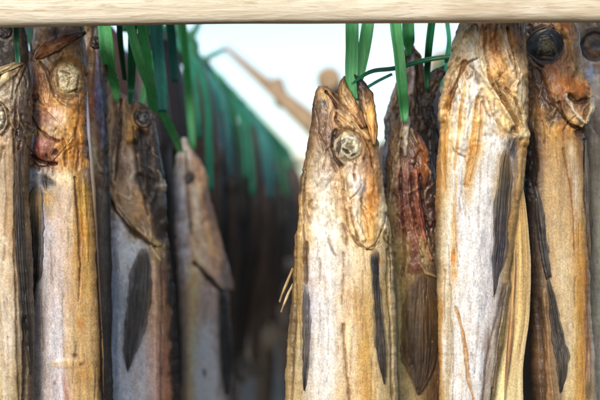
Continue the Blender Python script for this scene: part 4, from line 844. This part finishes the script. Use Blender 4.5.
W = .0145
hang([(352,20,1.405),(352,50,1.404),(351.5,70,1.403),(351.5,84,1.402,.9),(354,100,1.402,.6)], W, M_TWINE, 'bright green flat tape going straight down into the centre fish mouth', 1, fold=.5)
hang([(368,20,1.41),(364,48,1.408),(360,70,1.408,.9),(357,86,1.407,.8),(357,100,1.407,.6)], W * .95, M_TWINE, 'green tape slanting down to the centre fish mouth, right of the straight one', 2, fold=.5)
hang([(395,20,1.43),(399,55,1.43,.95),(402,90,1.435,.9),(404,113,1.458,.75),(404.5,122,1.456,.5)], W * .9, M_TWINE, 'long green tape running down over the dark maroon fish head', 3, fold=.6)
hang([(408,20,1.45),(408.5,36,1.46),(408,46,1.53,.7),(409,56,1.535,.4)], W * .95, M_TWINE, 'short green tape behind the long one at the maroon fish snout', 4)
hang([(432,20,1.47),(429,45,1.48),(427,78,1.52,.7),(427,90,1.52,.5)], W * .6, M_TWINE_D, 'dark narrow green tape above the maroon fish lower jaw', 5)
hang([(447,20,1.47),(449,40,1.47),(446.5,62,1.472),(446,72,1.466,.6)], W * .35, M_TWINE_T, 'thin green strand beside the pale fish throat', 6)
o, _ = strap([[*P(352,84,1.385),.6],[*P(364,75,1.40),.9],[*P(400,67,1.46),1.2],[*P(430,59,1.47),1.3],[*P(462,55,1.46),1.2]], .0045, M_TWINE_D, seed=7, fold=.1, n=50)
tag(o, 'thin dark green strand stretched sideways from the centre fish to the pale fish', 'twine')
o, _ = strap([[*P(366,88,1.395),1],[*P(376,82,1.42),1],[*P(392,74,1.46),1]], .0035, M_TWINE_T, seed=8, fold=.1, n=30)
tag(o, 'pale short strand behind the open jaw of the centre fish', 'twine')
hang([(104,20,1.45),(107,48,1.46,1.1),(111,72,1.52),(116,92,1.575,.6),(117,102,1.575,.3)], W * 1.05, M_TWINE, 'broad green tape leading down to the slate-grey fish snout', 9)
hang([(129,20,1.50),(138,55,1.53,1.1),(154,95,1.60,1.1),(169,125,1.68,1.1),(181,152,1.97,1.0)], W * .72, M_TWINE, 'long green tape slanting right down to the tawny second-row fish', 10)
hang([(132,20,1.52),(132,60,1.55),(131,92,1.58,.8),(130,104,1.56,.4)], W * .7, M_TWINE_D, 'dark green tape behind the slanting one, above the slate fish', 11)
hang([(156,15,1.55),(158,50,1.56),(162,90,1.58),(163,112,1.60,.8)], W * 1.0, M_TWINE_B, 'wide teal-green tape hanging right of the slanting one', 12)
hang([(140,18,1.53),(146,50,1.55),(150,85,1.60),(153,112,1.68,.8)], W * .8, M_TWINE, 'green tape between the slanting one and the wide teal one', 13)
hang([(170,18,1.62),(173,50,1.70),(175,82,1.75,.8)], W * .8, M_TWINE_B, 'pale blue-green tape end beside the wide teal tape', 14)
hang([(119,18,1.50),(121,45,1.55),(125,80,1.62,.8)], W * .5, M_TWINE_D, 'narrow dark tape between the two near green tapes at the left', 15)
hang([(162,18,1.66),(156,48,1.68),(146,86,1.70),(141,108,1.70,.7)], W * .6, M_TWINE, 'bright narrow tape crossing to the left over the wide tape', 16)
hang([(182,18,1.85),(186,60,1.95),(190,110,2.05),(193,150,2.05,.8)], W * .8, M_TWINE, 'green tape hanging just right of the wide tape, above the tawny fish', 17)
# straps that carry the fish whose mouths are hidden behind the crossbeam
for f_, nm in ((golden,'golden'),(pale,'pale white-bellied'),(ringed,'black-eyed brown'),(pallid,'rightmost grey-green'),(umber,'umber'),(soot,'dark-headed'),(dun,'dun')):
    cx = float(f_.prof(np.array([f_.y0 + 3]))[0][0])
    hang([(cx, f_.y0 - 6, f_.d), (cx, f_.y0 + 5, f_.d - .012, .6)], W * .8, M_TWINE, 'green tape behind the crossbeam holding the ' + nm + ' fish', 20)
hang([(16,20,1.36),(17,45,1.365),(18,60,1.362),(18,72,1.36,.5)], W * .4, M_TWINE_D, 'thin dark tape above the leftmost fish snout', 23)

# ------------------------------------------------------------------ receding row
def low_fish(seed, dark):
    """one mesh for the fish of the far rows: gaping snout, gill step, tapering body; 10 cm wide, 70 cm long, snout at z=0"""
    R = random.Random(seed)
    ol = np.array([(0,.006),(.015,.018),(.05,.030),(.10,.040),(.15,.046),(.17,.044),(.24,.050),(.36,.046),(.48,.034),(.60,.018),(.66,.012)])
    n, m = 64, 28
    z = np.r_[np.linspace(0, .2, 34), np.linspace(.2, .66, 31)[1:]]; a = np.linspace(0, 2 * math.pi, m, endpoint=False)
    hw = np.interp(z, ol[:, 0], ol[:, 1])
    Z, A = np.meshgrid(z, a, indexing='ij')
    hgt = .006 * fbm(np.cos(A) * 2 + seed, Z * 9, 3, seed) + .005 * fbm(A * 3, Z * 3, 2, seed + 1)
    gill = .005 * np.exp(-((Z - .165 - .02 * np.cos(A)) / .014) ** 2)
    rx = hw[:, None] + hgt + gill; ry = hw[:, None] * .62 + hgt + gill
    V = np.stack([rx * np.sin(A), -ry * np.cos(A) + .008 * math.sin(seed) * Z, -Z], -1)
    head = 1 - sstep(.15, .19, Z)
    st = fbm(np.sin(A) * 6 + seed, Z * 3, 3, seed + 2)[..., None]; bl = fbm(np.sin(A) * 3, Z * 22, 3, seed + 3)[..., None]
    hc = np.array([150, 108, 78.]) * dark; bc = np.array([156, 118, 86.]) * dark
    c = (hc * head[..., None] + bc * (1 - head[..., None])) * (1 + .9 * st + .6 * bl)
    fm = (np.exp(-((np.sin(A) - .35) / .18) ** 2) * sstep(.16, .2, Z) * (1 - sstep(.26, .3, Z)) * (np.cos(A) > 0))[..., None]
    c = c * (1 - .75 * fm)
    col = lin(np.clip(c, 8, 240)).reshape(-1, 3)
    F = grid_faces(len(z), m, True).tolist() + [list(range(m)), list(range(len(z) * m - 1, (len(z) - 1) * m - 1, -1))]
    me = bpy.data.meshes.new('body'); me.from_pydata(V.reshape(-1, 3).tolist(), [], F)
    at = me.color_attributes.new('Col', 'FLOAT_COLOR', 'POINT'); c4 = np.ones((len(col), 4)); c4[:, :3] = col; at.data.foreach_set('color', c4.ravel())
    me.polygons.foreach_set('use_smooth', np.ones(len(me.polygons), bool)); me.materials.append(M_SKIN)
    return me
def low_fin(seed):
    n, m = 12, 7; v = np.linspace(0, 1, n); u = np.linspace(-1, 1, m); U, Vv = np.meshgrid(u, v)
    w_ = .011 * np.sin(np.clip(Vv * .93 + .07, 0, 1) * math.pi) ** .7
    X = .014 + U * w_; Zz = -.17 - Vv * .12
    Y = -.036 - .004 * Vv - .001 * np.cos(U * 9)
    V = np.concatenate([np.stack([X, Y, Zz], -1).reshape(-1, 3), np.stack([X, Y + .002, Zz], -1).reshape(-1, 3)])
    me = bpy.data.meshes.new('pectoral_fin'); me.from_pydata(V.tolist(), [], shell_faces(n, m).tolist())
    at = me.color_attributes.new('Col', 'FLOAT_COLOR', 'POINT'); at.data.foreach_set('color', np.tile([.03, .025, .02, 1], len(V)).ravel())
    me.materials.append(M_FIN); return me
def low_tail():
    n, m = 8, 9; v = np.linspace(0, 1, n); u = np.linspace(-1, 1, m); U, Vv = np.meshgrid(u, v)
    X = U * (.009 + .030 * Vv); Zz = -.655 - Vv * (.07 - .012 * (1 - np.abs(U))); Y = .001 * np.cos(U * 14)
    V = np.concatenate([np.stack([X, Y - .001, Zz], -1).reshape(-1, 3), np.stack([X, Y + .001, Zz], -1).reshape(-1, 3)])
    me = bpy.data.meshes.new('tail_fin'); me.from_pydata(V.tolist(), [], shell_faces(n, m).tolist())
    at = me.color_attributes.new('Col', 'FLOAT_COLOR', 'POINT'); at.data.foreach_set('color', np.tile([.09, .07, .05, 1], len(V)).ravel())
    me.materials.append(M_FIN); return me
LOW = [low_fish(i, .22 + .10 * (i % 4)) for i in range(6)]; LFIN = low_fin(1); LTAIL = low_tail()  # low colour factors put the deep shade of the rear rows into the skin
ORD = ['third','fourth','fifth','sixth','seventh','eighth','ninth','tenth']
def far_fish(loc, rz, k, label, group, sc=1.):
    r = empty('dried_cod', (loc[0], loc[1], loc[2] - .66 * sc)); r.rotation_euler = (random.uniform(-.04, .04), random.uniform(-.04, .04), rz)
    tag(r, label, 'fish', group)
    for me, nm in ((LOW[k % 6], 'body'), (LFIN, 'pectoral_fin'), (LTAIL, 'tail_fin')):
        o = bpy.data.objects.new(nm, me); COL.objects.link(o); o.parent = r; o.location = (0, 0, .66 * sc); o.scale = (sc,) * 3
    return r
def tape(p_top, p_bot, width, mat, label, group, seed, rp=.022, zp=None):
    """loop over a pole running in depth, two ends down to the snout"""
    x0, y0, z0 = p_top
    pts = [[x0 + (rp + .001) * math.cos(a), y0, z0 + (rp + .001) * math.sin(a), .8] for a in np.linspace(math.pi * 1.1, -.1, 7)]
    if p_bot[0] < x0: pts = [[2 * x0 - q[0], q[1], q[2], q[3]] for q in pts]
    pts += [[(pts[-1][0] + p_bot[0]) / 2, (y0 + p_bot[1]) / 2, (z0 + p_bot[2]) / 2, 1], [*p_bot, .9]]
    o, _ = strap(pts, width, mat, seed=seed, fold=.3, n=30)
    return tag(o, label, 'twine', group)

for k, (px_, top, dd, rz_, lab) in enumerate((
    (124, 24, 1.86, .3, 'dark brown dried cod behind the broad tape, above the slate fish'),
    (150, 30, 2.05, -.4, 'dark dried cod behind the wide teal tape at the left'),
    (172, 38, 2.25, .5, 'shadowed dried cod right of the wide teal tape, under the sky corner'),
    (192, 66, 2.45, -.2, 'shadowed dried cod whose head shows above the tawny one'),
    (523, 6, 1.72, .2, 'dark dried cod filling the gap between the pale and brown fish'),
    (583, 8, 1.80, -.2, 'dark dried cod behind the brown and rightmost fish'),
    (60, 10, 1.70, -.2, 'dark dried cod deep behind the golden fish'))):
    p_ = P(px_, top, dd)
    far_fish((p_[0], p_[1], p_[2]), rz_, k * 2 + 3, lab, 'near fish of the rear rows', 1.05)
    o, _ = strap([[rec(dd)[0] if k < 4 else p_[0], p_[1], ZB + .02, .8], [p_[0] + .004, p_[1], (p_[2] + ZB) / 2 + .02, 1], [p_[0], p_[1], p_[2] - .012, .8]], .015, M_TWINE_D, seed=k, n=16)
    tag(o, 'tape of the ' + lab, 'twine', 'tapes of the rear rows')
NUM = ['first','second','third','fourth','fifth','sixth','seventh','eighth','ninth','tenth','last']
TL = [(197, 140, .012), (208, 192, .017), (219, 150, .011), (228, 178, .014), (236, 190, .018), (244, 178, .013), (251, 196, .017), (259, 180, .016), (267, 198, .030), (275, 184, .02), (284, 178, .03)]
for k, (px_, yb, w_) in enumerate(TL):
    lo, hi = 1.7, 8.0                                  # where along the pole a tape draped over the outer fish shows at px_
    for _ in range(40):
        dd = (lo + hi) / 2; q = rec(dd); pr = 300 + (q[0] + .10) / dd * FPX
        if pr < px_: lo = dd
        else: hi = dd
    q = rec(dd); yl = 200 - (ZB - CZ) / dd * FPX
    yb = max(yb, yl + 70)
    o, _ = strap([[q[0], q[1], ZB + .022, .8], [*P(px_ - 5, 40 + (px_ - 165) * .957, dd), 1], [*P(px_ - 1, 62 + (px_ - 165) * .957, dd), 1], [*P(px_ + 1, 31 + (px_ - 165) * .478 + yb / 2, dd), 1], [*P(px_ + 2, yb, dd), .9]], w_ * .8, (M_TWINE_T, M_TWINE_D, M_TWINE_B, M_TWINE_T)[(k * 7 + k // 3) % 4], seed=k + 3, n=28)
    tag(o, NUM[k] + ' from the left of the blurred green tape ends hanging down the receding row', 'twine', 'hanging tape ends of the receding row')
i = 0
d = 2.6
while d < 8.3:
    side = 1 if i % 2 == 0 else -1
    c = rec(d); ln = random.uniform(.05, .13)
    x = c[0] + side * random.uniform(.045, .07); z = ZB - ln - .02
    if i < 8:
        lab = 'shadowed out-of-focus dried cod, ' + ORD[i] + ' along the receding row'; g = 'fish of the receding row'
        tl = 'green tape of the ' + ORD[i] + ' fish along the receding row'
    else:
        lab = 'dark blurred dried cod far along the receding row'; g = 'far fish of the receding row'; tl = 'blurred teal tape far along the receding row'
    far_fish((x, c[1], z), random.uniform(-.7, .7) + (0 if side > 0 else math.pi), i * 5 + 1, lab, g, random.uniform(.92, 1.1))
    tape(c, (x, c[1], z - .012), .016 if i % 3 else .022, (M_TWINE_T, M_TWINE, M_TWINE_T, M_TWINE_D)[i % 4], tl, 'tapes of the receding row', i)
    i += 1; d += random.uniform(.12, .16)
# tape ends sticking up at the knots on the receding pole
k1 = rec(2.75); k2 = rec(3.0)
o, _ = strap([[*(k1 + [.0, 0, .015]), 1], [*(k1 + [.02, 0, .05]), 1], [*(k1 + [.045, 0, .12]), .9]], .014, M_TWINE_D, seed=3, n=24)
tag(o, 'loose green tape end sticking up from the receding pole below the crossbeam', 'twine')
o, _ = strap([[*(k1 + [-.02, 0, .015]), 1], [*(k1 + [.005, 0, .045]), 1.2], [*(k1 + [.03, 0, .06]), .6]], .014, M_TWINE_D, seed=4, n=24)
tag(o, 'second loose tape end tangled at the same knot on the receding pole', 'twine')
o, _ = strap([[*(k2 + [.0, 0, .012]), 1], [*(k2 + [.03, 0, .028]), 1], [*(k2 + [.065, 0, .045]), .7]], .014, M_TWINE_D, seed=5, n=24)
tag(o, 'short green tape end pointing right from the receding pole', 'twine')

# ------------------------------------------------------------------ rows behind on the right and left, a farther rack
xr = .30
pole('row_pole', (xr, .09, ZB), (xr + .22, 6.9, ZB), .021, .02, M_POLE_Y, 'pole of the hidden row behind the pale and brown fish on the right', seed=8)
d = .55; i = 0
while d < 4.2:
    for sd in (-1, 1):
        x = xr + .22 * (d - .09) / 6.8 + sd * random.uniform(.05, .075) + (.02 if d < .6 else 0); z = ZB - random.uniform(.07, .12)
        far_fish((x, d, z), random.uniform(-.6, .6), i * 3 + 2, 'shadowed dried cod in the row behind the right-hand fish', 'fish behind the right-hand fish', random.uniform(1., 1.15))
        tape((xr + .22 * (d - .09) / 6.8, d, ZB), (x, d, z - .01), .014, M_TWINE_D, 'dark tape in the row behind the right-hand fish', 'tapes behind the right-hand fish', i)
        i += 1
    d += .2
xl_ = -.50
pole('row_pole', (xl_, .09, ZB), (xl_ + .05, 6.9, ZB), .021, .02, M_POLE_Y, 'pole of the hidden row behind the leftmost fish', seed=11)
d = .30
while d < 2.2:
    for sd in (-1, 1):
        x = xl_ + .05 * d / 6.8 + sd * random.uniform(.05, .075); z = ZB - random.uniform(.06, .10)
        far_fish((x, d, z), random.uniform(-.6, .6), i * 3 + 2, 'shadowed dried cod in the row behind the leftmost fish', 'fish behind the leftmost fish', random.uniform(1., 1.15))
        tape((xl_ + .05 * d / 6.8, d, ZB), (x, d, z - .01), .014, M_TWINE_D, 'dark tape in the row behind the leftmost fish', 'tapes behind the leftmost fish', i)
        i += 1
    d += .22
# cross rack that carries the far ends
pole('cross_beam', (-2.6, 7.0, ZB - .021 - .034), (2.6, 7.0, ZB - .021 - .034), .034, .034, M_POLE_X, 'far crossbeam carrying the ends of the receding poles', seed=12)
for x in (-2.4, 2.4):
    pole('rack_post', (x, 7.07, -.15), (x, 7.07, ZB + .15), .045, .036, M_POLE_Z, ('left' if x < 0 else 'right') + ' post of the far crossbeam', seed=14, n=40, m=20, cat='post')
for j in range(30):
    x = -1.95 + j * .135 + random.uniform(-.03, .03); 
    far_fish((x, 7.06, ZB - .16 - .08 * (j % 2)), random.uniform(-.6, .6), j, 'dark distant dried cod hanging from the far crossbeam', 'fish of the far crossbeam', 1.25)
    o, _ = strap([[x, 7.0, ZB - .02, 1], [x, 7.045, ZB - .12, 1], [x, 7.04, ZB - .20, 1]], .02, M_TWINE_T, seed=j, n=12); tag(o, 'blurred green tape on the far crossbeam', 'twine', 'tapes of the far crossbeam')

# low rail across the corridor, fish hanging under the rows
pole('low_rail', (-.95, 4.4, CZ - .30), (1.15, 4.4, CZ - .30), .025, .025, M_POLE_Z, 'low dark rail across the passage behind, hung with fish', seed=31)
for j in range(15):
    x = -.85 + j * .135 + random.uniform(-.02, .02)
    far_fish((x, 4.44 + .0 * j, CZ - .36 - .03 * (j % 2)), random.uniform(-.6, .6), j + 1, 'dark blurred dried cod on the low rail behind the passage', 'fish of the low rail', 1.1)
    o, _ = strap([[x, 4.372, CZ - .29, 1], [x, 4.40, CZ - .27, 1], [x, 4.43, CZ - .30, 1], [x, 4.44, CZ - .40, 1]], .014, M_TWINE_D, seed=j, n=14); tag(o, 'dark tape on the low rail behind the passage', 'twine', 'tapes of the low rail')

# blurred spars against the sky
pole('leaning_spar', P(226,48,6.0), P(335,146,5.2), .015, .052, M_SPAR, 'blurred tan spar slanting down to the right against the sky', seed=20, n=60, m=24, knob=.2)
pole('spar_branch', P(277,80,5.72), P(283,104,5.66), .03, .04, M_SPAR, 'short blurred stub standing on the slanting spar', seed=21, n=30, m=20, cat='branch')
pole('spar_end', P(327,76,5.0), P(336,96,9.0), .05, .06, M_SPAR, 'round blurred log end against the sky left of the centre fish snout', seed=22, n=40, m=30, knob=.25)
pole('spar_end', P(442,62,5.0), P(436,76,9.0), .05, .055, M_SPAR, 'blurred log end in the sky gap beside the pale fish throat', seed=23, n=40, m=30)

# ------------------------------------------------------------------ ground
m, n, l, b = new_mat('stony_grass_ground')
tc = n.new('ShaderNodeTexCoord').outputs['Object']
g1 = noise(n, l, tc, 1.3, 5, .6); g2 = noise(n, l, tc, 24, 5, .65)
c = mixc(n, l, remap(n, l, g1, .4, .6, 0, 1), (.03, .026, .016), (.045, .036, .026))
c = mixc(n, l, remap(n, l, g2, .5, .7, 0, .8), c, (.065, .054, .042))
l.new(c, b.inputs['Base Color']); b.inputs['Roughness'].default_value = .9
bp = nd(n, 'ShaderNodeBump', Strength=.8, Distance=.03); l.new(g2, bp.inputs['Height']); l.new(bp.outputs[0], b.inputs['Normal'])
gx = np.r_[-600, -150, -40, np.linspace(-12, 12, 49), 40, 150, 600]
X, Yg = np.meshgrid(gx, gx); Zg = .06 * fbm(X * .7, Yg * .7, 3, 2) * (np.hypot(X, Yg) < 60)
o = link('ground', np.stack([X, Yg, Zg], -1).reshape(-1, 3), grid_faces(len(gx), len(gx))[:, ::-1], m)
tag(o, kind='structure')
